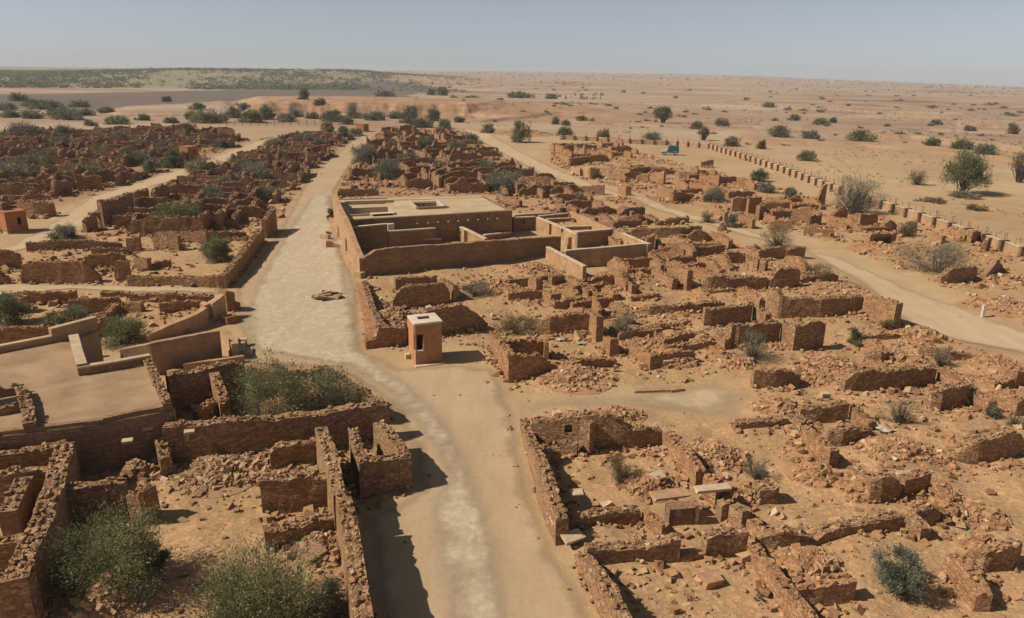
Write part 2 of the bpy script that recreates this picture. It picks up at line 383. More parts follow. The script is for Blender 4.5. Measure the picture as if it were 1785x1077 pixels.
# ------------------------------------------------------------------ ground sheet (polar grid, one sheet out to the horizon)
rs = [9.]
while rs[-1] < 5300:
    r_ = rs[-1]
    rs.append(r_ * (1.0075 if r_ < 290 else 1.005 if r_ < 380 else 1.011 if r_ < 1600 else 1.03))
rs = np.array(rs); az = np.concatenate([np.linspace(-72, -40, 60)[:-1], np.linspace(-40, 40, 720), np.linspace(40, 72, 60)[1:]]) * math.pi / 180
Rr, Az = np.meshgrid(rs, az, indexing='ij')
gx = Rr * np.sin(Az); gy = Rr * np.cos(Az)
gz = gh(gx, gy)
nr, na = gx.shape
idx = np.arange(nr * na).reshape(nr, na)
faces = np.stack([idx[:-1, :-1], idx[:-1, 1:], idx[1:, 1:], idx[1:, :-1]], -1).reshape(-1, 4)[:, ::-1]
DARK = pxpoly("-300,172 0,166 200,161 420,155 560,151 700,150 775,156 740,167 690,176 420,178 330,187 200,192 0,190 -300,192")
wx = gx + 60 * (fbm(gx / 80, gy / 80, 51, 3) - .5); wy = gy + 120 * (fbm(gx / 90, gy / 90, 52, 3) - .5)
dk = inpoly(wx, wy, DARK).astype(float)
for _ in range(3):
    q = np.pad(dk, 1, mode='edge'); dk = (q[1:-1, 1:-1] * 2 + q[:-2, 1:-1] + q[2:, 1:-1] + q[1:-1, :-2] + q[1:-1, 2:]) / 6
pxg = az_px(gx, gy)
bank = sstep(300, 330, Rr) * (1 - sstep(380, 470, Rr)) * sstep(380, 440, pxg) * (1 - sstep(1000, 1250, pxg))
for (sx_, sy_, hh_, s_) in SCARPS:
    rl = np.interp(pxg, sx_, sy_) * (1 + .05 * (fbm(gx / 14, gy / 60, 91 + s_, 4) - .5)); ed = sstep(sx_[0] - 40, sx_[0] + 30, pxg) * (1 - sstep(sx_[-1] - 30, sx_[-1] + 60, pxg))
    bank = np.maximum(bank, ed * sstep(-6, 0, Rr - rl) * (1 - sstep(2, 9, Rr - rl)) * (.35 + .9 * fbm(gx / 9, gy / 30, 93, 3)))  # red soil on scarp faces, with their dark shade also put into the colour
scr = sstep(760, 860, Rr) * (1 - sstep(600, 760, pxg)) * (1 - sstep(3000, 5000, Rr))
gm, t, b = newmat('desert_ground', .97)
pos = geopos(t)
at = lambda n_: N(t, 'ShaderNodeAttribute', attribute_name=n_).outputs['Fac']
nb = noise(t, pos, .035, 5); nm = noise(t, pos, .35, 5); nf = noise(t, pos, 3.2, 5, .7); nff = noise(t, pos, 14., 3, .7)
col = ramp(t, nb, (.3, (.375, .237, .122)), (.5, (.44, .295, .162)), (.72, (.485, .345, .205)))
col = mix(t, .6, col, ramp(t, nm, (.3, (.82, .78, .74)), (.7, (1.12, 1.12, 1.1))), 'MULTIPLY')
mpf = t.nodes.new('ShaderNodeMapping'); L(t, pos, mpf.inputs[0]); mpf.inputs['Scale'].default_value = (.0045, .011, 1); nfar = noise(t, mpf.outputs[0], 1., 7, .62)
rubc = mix(t, ramp(t, nm, (.3, (0, 0, 0)), (.75, (1, 1, 1))), (.39, .222, .112), (.50, .32, .172))
rubc = mix(t, .8, rubc, ramp(t, nf, (.3, (.7, .66, .63)), (.7, (1.2, 1.2, 1.16))), 'MULTIPLY')
zm_ = t.nodes.new('ShaderNodeMapping'); L(t, pos, zm_.inputs[0]); zm_.inputs['Scale'].default_value = (.1, .05, 1.1); zmap = zm_.outputs[0]
vg = t.nodes.new('ShaderNodeTexVoronoi'); vg.inputs['Scale'].default_value = 7.; L(t, pos, vg.inputs['Vector']); sg = t.nodes.new('ShaderNodeSeparateColor'); L(t, vg.outputs['Color'], sg.inputs[0])
grav = ramp(t, sg.outputs[0], (0, (.55, .5, .47)), (.55, (1, 1, 1)), (1, (1.3, 1.27, 1.22)))
rubc = mix(t, ramp(t, nf, (.38, (0, 0, 0)), (.6, (.85, .85, .85))), rubc, mix(t, 1., rubc, grav, 'MULTIPLY'))
rf = maths(t, 'MULTIPLY', at('rub'), ramp(t, nm, (.2, (.45, .45, .45)), (.6, (1, 1, 1))))
col = mix(t, rf, col, rubc)
col = mix(t, maths(t, 'MULTIPLY', at('farrub'), .6), col, (.31, .165, .09))
col = mix(t, maths(t, 'MULTIPLY', at('far'), .9), col, ramp(t, nfar, (.34, (.20, .115, .075)), (.44, (.30, .19, .125)), (.54, (.365, .258, .177)), (.64, (.42, .325, .235))))
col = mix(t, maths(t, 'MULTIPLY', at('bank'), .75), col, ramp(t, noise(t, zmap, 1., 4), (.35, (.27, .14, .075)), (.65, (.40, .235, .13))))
col = mix(t, maths(t, 'MULTIPLY', at('scrub'), .7), col, (.19, .185, .115))
col = mix(t, maths(t, 'MULTIPLY', at('dark'), .88), col, (.125, .10, .08))
col = mix(t, .45, col, ramp(t, nff, (.3, (.75, .74, .72)), (.7, (1.2, 1.2, 1.2))), 'MULTIPLY')
L(t, col, b.inputs['Base Color'])
bump(t, b, maths(t, 'ADD', maths(t, 'ADD', nf, maths(t, 'MULTIPLY', nff, .4)), maths(t, 'MULTIPLY', maths(t, 'MULTIPLY', sg.outputs[1], at('rub')), .8)), .6, .09)
rubv = bil(RMASK, gx, gy)
farr = rubv * np.maximum(sstep(85, 130, Rr) * (pxg < 880), 0)
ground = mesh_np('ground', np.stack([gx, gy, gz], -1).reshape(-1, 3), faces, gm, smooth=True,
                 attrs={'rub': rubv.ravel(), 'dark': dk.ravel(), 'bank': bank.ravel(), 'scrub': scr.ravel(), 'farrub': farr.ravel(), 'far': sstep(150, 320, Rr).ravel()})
tag(ground, kind='structure')
# ------------------------------------------------------------------ street, paving and lanes : thin sheets over the ground, fading out at ragged edges
def road_mat(name, c0, c1, c2, paved=False, edge=1.2):
    m, t, b = newmat(name, .97); pos = geopos(t)
    n0 = noise(t, pos, .09, 4); n1 = noise(t, pos, .5, 5); n2 = noise(t, pos, 5., 5, .7)
    mp = t.nodes.new('ShaderNodeMapping'); L(t, pos, mp.inputs[0]); mp.inputs['Rotation'].default_value = (0, 0, R(12)); mp.inputs['Scale'].default_value = (1.2, .16, 1)
    n3 = noise(t, mp.outputs[0], 1.2, 4)
    col = ramp(t, maths(t, 'ADD', maths(t, 'MULTIPLY', n0, .5), maths(t, 'MULTIPLY', n1, .5)), (.3, c0), (.5, c1), (.7, c2))
    col = mix(t, .5, col, ramp(t, n3, (.35, (.86, .84, .82)), (.7, (1.08, 1.08, 1.08))), 'MULTIPLY')
    h = n2
    if paved:
        v = t.nodes.new('ShaderNodeTexVoronoi'); v.inputs['Scale'].default_value = 3.6; v.inputs['Randomness'].default_value = .85; L(t, pos, v.inputs['Vector'])
        v2 = t.nodes.new('ShaderNodeTexVoronoi'); v2.feature = 'DISTANCE_TO_EDGE'; v2.inputs['Scale'].default_value = 3.6; v2.inputs['Randomness'].default_value = .85; L(t, pos, v2.inputs['Vector'])
        sp = t.nodes.new('ShaderNodeSeparateColor'); L(t, v.outputs['Color'], sp.inputs[0])
        stc = ramp(t, sp.outputs[0], (0, (.88, .87, .86)), (.8, (1.05, 1.05, 1.05)), (1, (1.2, 1.2, 1.2)))
        col = mix(t, ramp(t, n1, (.35, (.5, .5, .5)), (.65, (.95, .95, .95))), col, mix(t, 1., col, stc, 'MULTIPLY'))
        jf = ramp(t, v2.outputs['Distance'], (.0, (1, 1, 1)), (.05, (0, 0, 0)))
        col = mix(t, maths(t, 'MULTIPLY', jf, .2), col, mix(t, 1., col, (.72, .66, .6), 'MULTIPLY'))
        h = maths(t, 'SUBTRACT', n2, maths(t, 'MULTIPLY', jf, .5))
    col = mix(t, .4, col, ramp(t, n2, (.3, (.8, .8, .8)), (.7, (1.15, 1.15, 1.15))), 'MULTIPLY')
    L(t, col, b.inputs['Base Color']); bump(t, b, h, .35, .04)
    e = N(t, 'ShaderNodeAttribute', attribute_name='edge').outputs['Fac']
    a = maths(t, 'ADD', e, maths(t, 'MULTIPLY', maths(t, 'SUBTRACT', n1, .5), .7))
    al = ramp(t, a, (.0, (0, 0, 0)), (.45, (1, 1, 1)))
    al = maths(t, 'MULTIPLY', al, ramp(t, e, (.0, (0, 0, 0)), (.3, (1, 1, 1))))
    L(t, al, b.inputs['Alpha'])
    return m
def sheet(name, pxs, mat, lift, cell, edge):
    p = pxpoly(pxs); x0, y0 = p.min(0); x1, y1 = p.max(0)
    xs = np.arange(x0, x1 + cell, cell); ys = np.arange(y0, y1 + cell, cell)
    X, Y = np.meshgrid(xs, ys); ins = inpoly(X, Y, p); d = polydist(X, Y, p) * ins
    keep = ins[:-1, :-1] | ins[1:, :-1] | ins[:-1, 1:] | ins[1:, 1:]
    idx = np.arange(X.size).reshape(X.shape)
    f = np.stack([idx[:-1, :-1], idx[:-1, 1:], idx[1:, 1:], idx[1:, :-1]], -1)[keep]
    used = np.unique(f); rem = -np.ones(X.size, int); rem[used] = np.arange(len(used))
    V = np.stack([X, Y, gh(X, Y) + lift], -1).reshape(-1, 3)[used]
    o = mesh_np(name, V, rem[f], mat, smooth=True, attrs={'edge': np.clip(d / edge, 0, 1).ravel()[used]})
    return tag(o, kind='structure')
RM_S = road_mat('street_sand', (.385, .262, .15), (.435, .30, .176), (.475, .338, .205))
RM_P = road_mat('street_paving', (.425, .325, .213), (.465, .362, .243), (.50, .395, .272), True)
RM_L = road_mat('lane_sand', (.43, .305, .175), (.48, .345, .205), (.52, .385, .24))
sheet('street', STREET, RM_S, .035, .6, 2.0)
sheet('paving', PAVING, RM_P, .075, .6, 2.6)
for k_, v_ in LANES.items():
    sheet(k_, v_, RM_L, .05, .7, {'cross_lane': 1.0, 'side_lane': 4.5}.get(k_, 2.4))
# ------------------------------------------------------------------ wall builder
STONES = {}      # collects loose stones per region: list of (pos(n,3), size(n), kind)
def parse_path(s, z0=0.):
    pts = []
    for p in s.split():
        if '@' in p:
            a, h = p.split('@'); x, y = map(float, a.split(',')); h = float(h)
            g = G(x, y, h); pts.append((g[0], g[1], h))
        else:
            x, yb, yt = map(float, p.split(','))
            g = G(x, yb); pts.append((g[0], g[1], min(4.2, max(.2, Zat(x, yb, yt)))))
    return np.array(pts)
WALLFOOT = []    # (points, normals, reg) for fallen stones at the foot of walls
def wall_arrays(pts, t=.5, crumble=.14, step=.22, seed=0, z0=0., zr=None, rough=.035, levels=5, tops=True, stone=.21, closed_base=False):
    """ragged masonry wall standing along pts (x, y, h); body lies on the left of the path"""
    rng = np.random.default_rng(seed)
    seg = np.diff(pts[:, :2], axis=0); Ls = np.hypot(seg[:, 0], seg[:, 1]); S = np.concatenate([[0], np.cumsum(Ls)])
    n = max(3, int(S[-1] / step) + 1); s = np.linspace(0, S[-1], n)
    x = np.interp(s, S, pts[:, 0]); y = np.interp(s, S, pts[:, 1]); h = np.interp(s, S, pts[:, 2])
    dx = np.gradient(x, s); dy = np.gradient(y, s); l = np.hypot(dx, dy) + 1e-9; nx, ny = -dy / l, dx / l
    sd_ = seed % 997
    def top(off):
        q = crumble * 2.2 * (fbm(s * 1.1 + off * 3.1, 0 * s + off, sd_, 4) - .5) + crumble * .8 * (vnoise(s * 3.4 + off, 0 * s, sd_ + 3) - .5)
        hh = h + q
        if crumble > .05: hh = np.round(hh / .09) * .09
        return np.maximum(hh, .12)
    hf, hb = top(0.), .55 * top(0.) + .45 * top(1.7)
    zb = z0 - .5 if not closed_base else z0
    lv = np.linspace(0, 1, levels)
    V = np.zeros((n, 2 * levels, 3)); UV = np.zeros((n, 2 * levels, 2))
    for i, q in enumerate(lv):
        zf = zb + (z0 + hf - zb) * q
        rn = rough * 2 * (fbm(s * 1.7, zf * 2 + 9, sd_ + 20, 3) - .5) + (0 if crumble < .05 else -.05 * (1 - q) * 0)
        V[:, i, 0] = x - nx * rn; V[:, i, 1] = y - ny * rn; V[:, i, 2] = zf
        j = 2 * levels - 1 - i
        zf = zb + (z0 + hb - zb) * q
        rn = rough * 2 * (fbm(s * 1.7, zf * 2 + 33, sd_ + 40, 3) - .5); tt = t * (1 + .12 * (1 - q) * (crumble > .05))
        V[:, j, 0] = x + nx * (tt + rn); V[:, j, 1] = y + ny * (tt + rn); V[:, j, 2] = zf
        UV[:, i, 0] = s + sd_ * .37; UV[:, i, 1] = V[:, i, 2]
        UV[:, j, 0] = s + sd_ * .37 + .17; UV[:, j, 1] = V[:, j, 2] + (0 if i < levels - 1 else t)
    K = 2 * levels
    idx = np.arange(n * K).reshape(n, K)
    f = np.stack([idx[:-1, :-1], idx[1:, :-1], idx[1:, 1:], idx[:-1, 1:]], -1).reshape(-1, 4)
    v = V.reshape(-1, 3); uvv = UV.reshape(-1, 2)
    fl = [f]; uvl = [uvv[f.reshape(-1)]]
    vs = [v]; nv = len(v)
    # end caps
    for e, fl_ in ((0, False), (n - 1, True)):
        cap = []
        for i in range(levels - 1):
            q = [idx[e, i], idx[e, i + 1], idx[e, K - 2 - i], idx[e, K - 1 - i]]
            cap.append(q if not fl_ else q[::-1])
        cap = np.array(cap); fl.append(cap)
        cu = []
        for q in cap:
            for k in q: cu.append((0.0 + (t if (k % K) >= levels else 0), v[k, 2]))
        uvl.append(np.array(cu))
    # loose coping stones
    if tops:
        k = int(S[-1] / (stone * .62)); rows = max(1, int(round(t / (stone * 1.15))))
        if k > 0:
            ss = np.tile(np.linspace(.1, S[-1] - .1, k), rows) + rng.uniform(-.1, .1, k * rows)
            rr = np.repeat((np.arange(rows) + .5) / rows * t, k) + rng.uniform(-.08, .08, k * rows)
            keep = rng.random(k * rows) < .8; ss = np.clip(ss[keep], 0, S[-1]); rr = rr[keep]; m = len(ss)
            X = np.interp(ss, s, x) + np.interp(ss, s, nx) * rr; Y = np.interp(ss, s, y) + np.interp(ss, s, ny) * rr
            Z = z0 + np.interp(ss, s, hf) * (1 - rr / t) + np.interp(ss, s, hb) * rr / t + rng.uniform(-.06, .07, m)
            sv, sf = stone_batch(np.stack([X, Y, Z], -1), rng.uniform(.5, 1.15, m) * stone, rng, np.arctan2(np.interp(ss, s, dy), np.interp(ss, s, dx)))
            vs.append(sv); fl.append(sf + nv)
            su = np.repeat(ss, 8)[:, None] * np.array([[1, 0]]) + sv[:, 2:3] * np.array([[0, 1]]) + rng.uniform(0, 9, (m, 2)).repeat(8, 0)
            su = su + np.tile(np.array([[0, 0], [.2, 0], [.2, .1], [0, .1], [.03, .07], [.2, .07], [.22, .15], [.03, .15]]), (m, 1))
            uvl.append(su[(sf).reshape(-1)])
    return np.vstack(vs), np.vstack(fl), np.vstack(uvl), (s, x, y, nx, ny, hf)
CUBE = np.array([(-1, -1, -1), (1, -1, -1), (1, 1, -1), (-1, 1, -1), (-1, -1, 1), (1, -1, 1), (1, 1, 1), (-1, 1, 1)], float) * .5
CF = np.array([(0, 3, 2, 1), (4, 5, 6, 7), (0, 1, 5, 4), (1, 2, 6, 5), (2, 3, 7, 6), (3, 0, 4, 7)])
def stone_batch(pos, size, rng, ang=None, flat=(.38, .75), tilt=.35):
    m = len(pos)
    v = CUBE[None] * (1 + rng.uniform(-.34, .18, (m, 8, 3)))
    v = v * np.stack([rng.uniform(.8, 1.3, m), rng.uniform(.6, 1., m), rng.uniform(*flat, m)], -1)[:, None] * np.asarray(size)[:, None, None]
    a = rng.uniform(0, 6.283, m) if ang is None else ang + rng.uniform(-.35, .35, m)
    tx, ty = rng.normal(0, tilt, m), rng.normal(0, tilt, m)
    def rot(v, i, j, an):
        c, s = np.cos(an)[:, None], np.sin(an)[:, None]; w = v.copy()
        w[:, :, i] = v[:, :, i] * c - v[:, :, j] * s; w[:, :, j] = v[:, :, i] * s + v[:, :, j] * c; return w
    v = rot(v, 1, 2, tx); v = rot(v, 0, 2, ty); v = rot(v, 0, 1, a)
    v = v + np.asarray(pos)[:, None]
    f = (CF[None] + (np.arange(m) * 8)[:, None, None]).reshape(-1, 4)
    return v.reshape(-1, 3), f
def add_foot(info, reg, dens=2.2, size=.19, spread=.55, t=.5):
    WALLFOOT.append((info, reg, dens, size, spread, t))
_seed = [100]
def wall(path, parent, mat='wall', t=.5, crumble=.14, name='wall', reg='E', foot=2.2, step=.22, z0=0., holes=(), tops=True, stone=.21, label=None, rough=.035, closed=False):
    """holes: (x0px, x1px, z0, z1, depth) cut in the wall; depth < 1 leaves the back of a niche closed"""
    pts = parse_path(path) if isinstance(path, str) else np.asarray(path, float)
    if z0: pts = pts.copy(); pts[:, 2] = pts[:, 2] - z0
    _seed[0] += 1; sd_ = _seed[0] * 13
    dist = np.hypot(pts[:, 0], pts[:, 1]).mean()
    step = max(step, dist / 230); lv = 5 if dist < 70 else 3
    if dist > 95: stone = max(stone, .4)
    org = Vector((pts[0, 0], pts[0, 1], 0)) if parent is None else Vector(parent.location)
    if not holes:
        parts = [(pts, 0, None)]
    else:
        seg = np.diff(pts[:, :2], axis=0); Ls = np.hypot(seg[:, 0], seg[:, 1]); S = np.concatenate([[0], np.cumsum(Ls)])
        raw = [q.split('@')[0].split(',')[0] for q in path.split()]; pxs = np.array(list(map(float, raw)))
        cuts = []
        for hx0, hx1, a, b_, dp in sorted(holes):
            o_ = np.argsort(pxs); s0, s1 = np.interp([hx0, hx1], pxs[o_], S[o_]); cuts.append((min(s0, s1), max(s0, s1), a, b_, dp))
        cuts.sort()
        def sub(sa, sb):
            k = [sa] + [q for q in S if sa + .02 < q < sb - .02] + [sb]
            return np.array([[np.interp(q, S, pts[:, c]) for c in range(3)] for q in k])
        parts = []; cur = 0.
        for (s0, s1, a, b_, dp) in cuts:
            if s0 - cur > .05: parts.append((sub(cur, s0), 0, None))
            q = sub(s0, s1)
            if a > .05: lo = q.copy(); lo[:, 2] = a; parts.append((lo, 0, 'sill'))
            if q[:, 2].min() > b_ + .12: parts.append((q, b_, 'lintel'))
            if dp < 1:
                bk = q.copy(); bk[:, 2] = b_; parts.append((bk, a, ('back', dp)))
            cur = s1
        if S[-1] - cur > .05: parts.append((sub(cur, S[-1]), 0, None))
    VV, FF, UU, off = [], [], [], 0
    for (q, zb, kd) in parts:
        q = q.copy()
        if kd is None: a = wall_arrays(q, t, crumble, step, sd_, z0, rough=rough, levels=lv, tops=tops, stone=stone, closed_base=closed)
        elif kd == 'sill': a = wall_arrays(q, t, .02, step, sd_, z0, rough=rough, levels=3, tops=False)
        elif kd == 'lintel': q[:, 2] -= zb; a = wall_arrays(q, t, crumble, step, sd_, z0 + zb, rough=rough, levels=3, tops=tops, stone=stone, closed_base=True)
        else:
            d_ = q[-1, :2] - q[0, :2]; d_ /= np.linalg.norm(d_); nn = np.array([-d_[1], d_[0]]); q[:, :2] += nn * t * kd[1]
            q[:, 2] -= zb; a = wall_arrays(q, t * (1 - kd[1]), .0, step, sd_, z0 + zb, rough=.01, levels=3, tops=False, closed_base=True)
        VV.append(a[0]); FF.append(a[1] + off); UU.append(a[2]); off += len(a[0])
        if kd is None and foot: add_foot(a[3], reg, foot * (1.5 if dist < 90 else 1), .17 if dist < 90 else .34, .6, t)
    V = np.vstack(VV) - np.array(org)
    o = mesh_np(name, V, np.vstack(FF), M[mat], parent, uv=np.vstack(UU))
    if parent is None: o.location = org
    if label: o['label'] = label
    return o
def house(name, label, cat, walls, mat='wall', reg='E', group=None, loc=None, **kw):
    """walls: strings or (string, {options})"""
    if len(walls) == 1:
        s, k = (walls[0], {}) if isinstance(walls[0], str) else walls[0]
        a = dict(mat=mat, reg=reg); a.update(kw); a.update(k); a['name'] = name
        return tag(wall(s, None, **a), label, cat, group)
    first = walls[0] if isinstance(walls[0], str) else walls[0][0]
    pp = parse_path(first); c = pp[:, :2].mean(0) if loc is None else loc
    e = empty(name, (float(c[0]), float(c[1]), 0), label, cat, group)
    for w in walls:
        s, k = (w, {}) if isinstance(w, str) else w
        a = dict(mat=mat, reg=reg); a.update(kw); a.update(k); wall(s, e, **a)
    return e
# ------------------------------------------------------------------ the ruins, block by block
# A : ruin beside the street, behind the kiosk
house('ruined_house', 'roofless stone house beside the street, directly behind the small kiosk with white roof', 'ruined house', [
 ('630,500,488 645,556,540 662,600,570', dict(name='street_wall')),
 ('690,515,487 762,508,484', {}), ('685,538,522 700,537,503 715,536,498 773,532,495 785,530,510', {}),
 ('700,600,570 745,592,542 803,584,531 830,578,546 850,573,565', dict(name='gable_wall', t=.55)),
 ('764,508,485 790,530,500', {}),
 ], reg='A')
house('stone_plinth', 'low stepped stone plinth running along the street side of the ruin behind the kiosk', 'plinth', [
 ('638,610,593 659,607,592 660,607,574 709,602,572', dict(t=.6)), ('621,500,493 632,544,534 638,606,592', dict(t=1.1, tops=False, crumble=.03))], mat='wall_red', reg='A', foot=.4)
wall('806,511,499 850,505,491 920,500,485 976,487,479', None, 'coursed', .4, .04, 'retaining_wall', 'A', .6, tops=False)
tag(bpy.data.objects['retaining_wall'], 'long low straight retaining wall in front of the restored building', 'wall')
# C : compound right of the kiosk
house('ruined_house', 'roofless house with sunlit street corner just right of the kiosk', 'ruined house', [
 ('853,603,580 868,635,597 886,667,622', dict(name='street_wall')),
 ('887,667,624 940,660,622 962,655,638 985,652,642 1010,648,630 1040,643,626 1075,637,626', dict(name='front_wall')),
 ('880,632,596 955,625,593', dict(t=.4)), ('956,632,594 953,616,591', dict(t=.3)),
 ('932,583,578 958,585,553 1026,583,546', {}), ('1027,583,548 1038,598,552', dict(name='pillar', t=.5, crumble=.08)),
 ('1050,608,590 1062,622,594', dict(name='pillar', t=.6))], mat='wall_red', reg='E')
# D : rooms between the restored building and the dirt track
house('ruined_house', 'scattered pillars and slanting lit wall stumps in front of the plastered enclosure', 'ruined house', [
 ('920,513,487 934,524,487', dict(t=.6)), ('945,526,507 960,537,512', dict(t=.9)), ('988,498,480 1005,512,492 1025,520,508', {}), ('1031,545,514 1042,558,540', dict(t=.3)),
 ('962,500,482 985,494,482', dict(t=.5))], mat='wall_red')
house('ruined_house', 'ruin with a lit doorway wall at the right end of the plastered enclosure', 'ruined house', [
 ('1142,452,440 1190,460,438', {}), ('1148,485,464 1171,492,464 1196,508,471', dict(holes=[(1150, 1166, 0, 1.1, 1)])), ('1128,462,440 1150,478,458', {}), ('1198,478,462 1215,478,458 1231,473,462', {}), ('1126,440,418 1140,440,408', dict(t=.7))], mat='wall_red')
house('ruined_house', 'ruin with an arched dark wall and square block in the middle of the right quarter', 'ruined house', [
 ('1222,508,494 1235,510,483 1258,510,482 1270,510,487 1300,509,483 1336,508,486', {}),
 ('1338,508,494 1352,508,468 1375,507,467 1392,504,474', dict(name='block_wall')),
 ('1311,472,450 1319,474,452', dict(t=.6)), ('1322,474,452 1332,476,455', dict(t=.6)), ('1362,452,448 1370,453,435 1402,452,432', dict(t=.8)), ('1296,443,437 1320,443,427 1328,440,433', {})])
house('ruined_house', 'large courtyard ruin with the longest dark wall, beside the dirt track', 'ruined house', [
 ('1100,550,548 1130,556,537 1180,556,533 1226,554,529 1262,545,527', {}),
 ('1226,572,540 1240,572,539 1309,563,532', {}), ('1310,560,533 1332,572,548', {}),
 ('1332,545,508 1346,552,503 1356,556,522 1430,556,521 1501,550,517', dict(name='long_wall', t=.6)),
 ('1503,552,518 1530,562,522 1555,573,528', dict(mat='wall_red', t=.6)),
 ('1272,607,568 1357,598,562', {}), ('1358,597,562 1378,612,570', {}), ('1381,615,569 1410,611,563 1434,606,562', {}), ('1268,590,570 1272,606,569', {})], reg='E')
house('ruined_walls', 'three long dark parallel walls behind the plastered enclosure', 'ruined walls', [
 ('1145,437,425 1200,448,429 1262,446,430', {}), ('1100,415,401 1190,417,398 1222,412,396', {}), ('1198,424,413 1213,424,402 1230,424,405 1243,423,418', {}),
 ('1076,388,384 1100,390,377 1112,391,375 1140,388,387', {}), ('1145,393,388 1180,391,381 1201,388,379', {}), ('1250,403,399 1259,404,384 1268,404,400', dict(t=.7))], mat='wall_far', foot=1.5)
# F : foreground compound right of the street
house('ruined_house', 'foreground roofless house with small square window, right of the paved street', 'ruined house', [
 ('906,747,733 915,785,762 930,835,797 938,880,814 955,925,872 968,955,907', dict(name='street_wall', t=.5)),
 ('926,772,733 956,775,735 991,778,724 1026,783,721 1077,783,731 1100,782,750 1153,776,749', dict(name='back_wall', holes=[(983, 996, .75, 1.2, .6)])),
 ('1009,786,738 1026,793,740', dict(name='pillar', t=.45, crumble=.06)),
 ('1153,776,754 1180,815,777 1210,855,820', dict(mat='wall_red', name='cross_wall')),
 ('948,812,783 978,806,790', {}), ('975,790,770 1005,795,776', dict(t=.35)),
 ('971,935,908 1010,928,902 1060,918,896 1116,913,892', dict(name='front_wall')),
 ('1117,909,891 1135,925,902 1152,942,918', dict(t=.35, mat='wall_red')),
 ('1222,868,834 1246,880,838', dict(t=.5, mat='wall_red')),
 ], reg='E', foot=2.6)
house('doorway', 'standing stone doorway with a pale lintel slab, in the right foreground', 'doorway', [
 ('1209,914,884 1217,914,884', dict(name='jamb', t=.5, tops=False)), ('1256,908,882 1266,907,881', dict(name='jamb', t=.5, tops=False)),
 ('1165,918,888 1208,914,885', dict(name='door_wall', crumble=.04, tops=False)), ('1267,906,880 1290,925,893', dict(name='door_wall'))], mat='coursed', foot=.3)
house('ruined_house', 'foreground room with a doorway gap at the bottom edge, right of the street', 'ruined house', [
 ('1001,985,965 1030,1040,1000 1052,1090,1037 1075,1150,1085', dict(name='street_wall', t=.5)),
 ('1022,992,962 1070,988,958 1127,983,953 1184,979,942', dict(name='front_wall')), ('1185,979,974 1228,974,970', dict(name='sill', crumble=.02, tops=False)), ('1229,974,937 1300,968,928', dict(name='front_wall')),
 ('1298,965,947 1340,1030,1001 1385,1100,1062 1420,1160,1115', dict(name='side_wall', mat='wall_red'))], reg='E', foot=1.6)
# G : right foreground
house('wall', 'short brick coloured wall at the bottom, left of the blue-green bush', 'wall', [('1384,1058,1034 1440,1055,1025 1488,1050,1012', {})], mat='wall_red')
house('ruined_walls', 'long broken dark wall in the right foreground with a tall thin stub against it', 'ruined walls', [
 ('1318,960,942 1360,962,928 1400,960,932 1420,956,944 1440,951,927 1500,942,915 1572,930,900', {}), ('1590,928,892 1620,926,886 1640,920,897 1675,911,897', {}), ('1574,930,900 1600,952,922', dict(t=.45, name='stub'))])
house('ruined_room', 'dark sunken hollow with crumbling walls on the right, above the long broken wall', 'ruined room', [
 ('1512,874,845 1530,876,834 1560,874,834 1571,868,850', {}), ('1480,835,815 1500,860,835 1513,878,852', {}), ('1573,868,836 1618,858,825', dict(mat='wall_red')), ('1622,862,835 1650,890,868', dict(mat='wall_red'))])
house('ruined_room', 'sunlit sloping wall with a dark brick return at the lower right corner', 'ruined room', [
 ('1640,1000,967 1670,1032,987 1696,1064,1033', dict(mat='wall_red', name='sunlit_wall', t=.55)), ('1678,985,966 1712,1003,964 1762,998,952 1774,985,945', {})])
house('wall', 'low dark wall stretch left of the long rectangular wall on the right', 'wall', [('1311,681,649 1350,681,646 1393,676,652', {})])
house('ruined_room', 'room with a long neat dark rectangular wall in the right middle distance', 'ruined room', [
 ('1470,687,661 1485,687,650 1560,683,646 1628,671,642', {}), ('1630,668,643 1650,680,652 1674,692,668', dict(mat='wall_red'))])
house('ruined_room', 'stepped dark wall with thorny dry bush at its lit right end', 'ruined room', [
 ('1620,716,682 1650,714,676 1685,708,670', {}), ('1692,708,688 1718,726,698', dict(mat='wall_red')), ('1612,700,682 1620,716,683', {})])
house('ruined_room', 'ruined room with a pale slab set in its back wall, right of the lane', 'ruined room', [
 ('1392,740,714 1420,741,711 1476,738,706', {}), ('1478,736,710 1512,752,738', dict(mat='wall_red')), ('1440,785,754 1465,788,749 1515,780,748', {}),
 ('1380,752,726 1393,762,738', {}), ('1393,768,744 1415,800,762 1442,824,784', dict(mat='wall_red', name='sunlit_wall', t=.45))])
house('wall', 'low broken wall at the right end of the pale side lane', 'wall', [('1280,756,741 1335,753,735 1371,747,729', {})])
house('wall', 'mound shaped dark wall against the right edge', 'wall', [('1650,806,803 1670,810,787 1700,812,771 1740,808,758 1765,803,757 1800,796,790', dict(t=.8))])
house('wall', 'pillar like wall piece cut by the right edge', 'wall', [('1766,682,650 1800,672,643', dict(t=.7))], mat='wall_red')
house('ruined_walls', 'two low weathered walls along the near edge of the dirt track', 'ruined walls', [
 ('1506,632,624 1535,636,616 1576,622,615', {}), ('1598,620,609 1650,630,612 1700,630,624 1711,628,627', {}), ('1602,590,580 1625,605,590', dict(mat='wall_red'))])
house('wall', 'squat stone stub standing alone left of the dark hollow', 'wall', [('1322,880,854 1355,878,852', dict(t=.8))])
house('wall', 'narrow broken wall line between the window house and the long broken wall', 'wall', [('1284,905,892 1300,925,905 1318,945,928', {}), ], mat='wall_red')
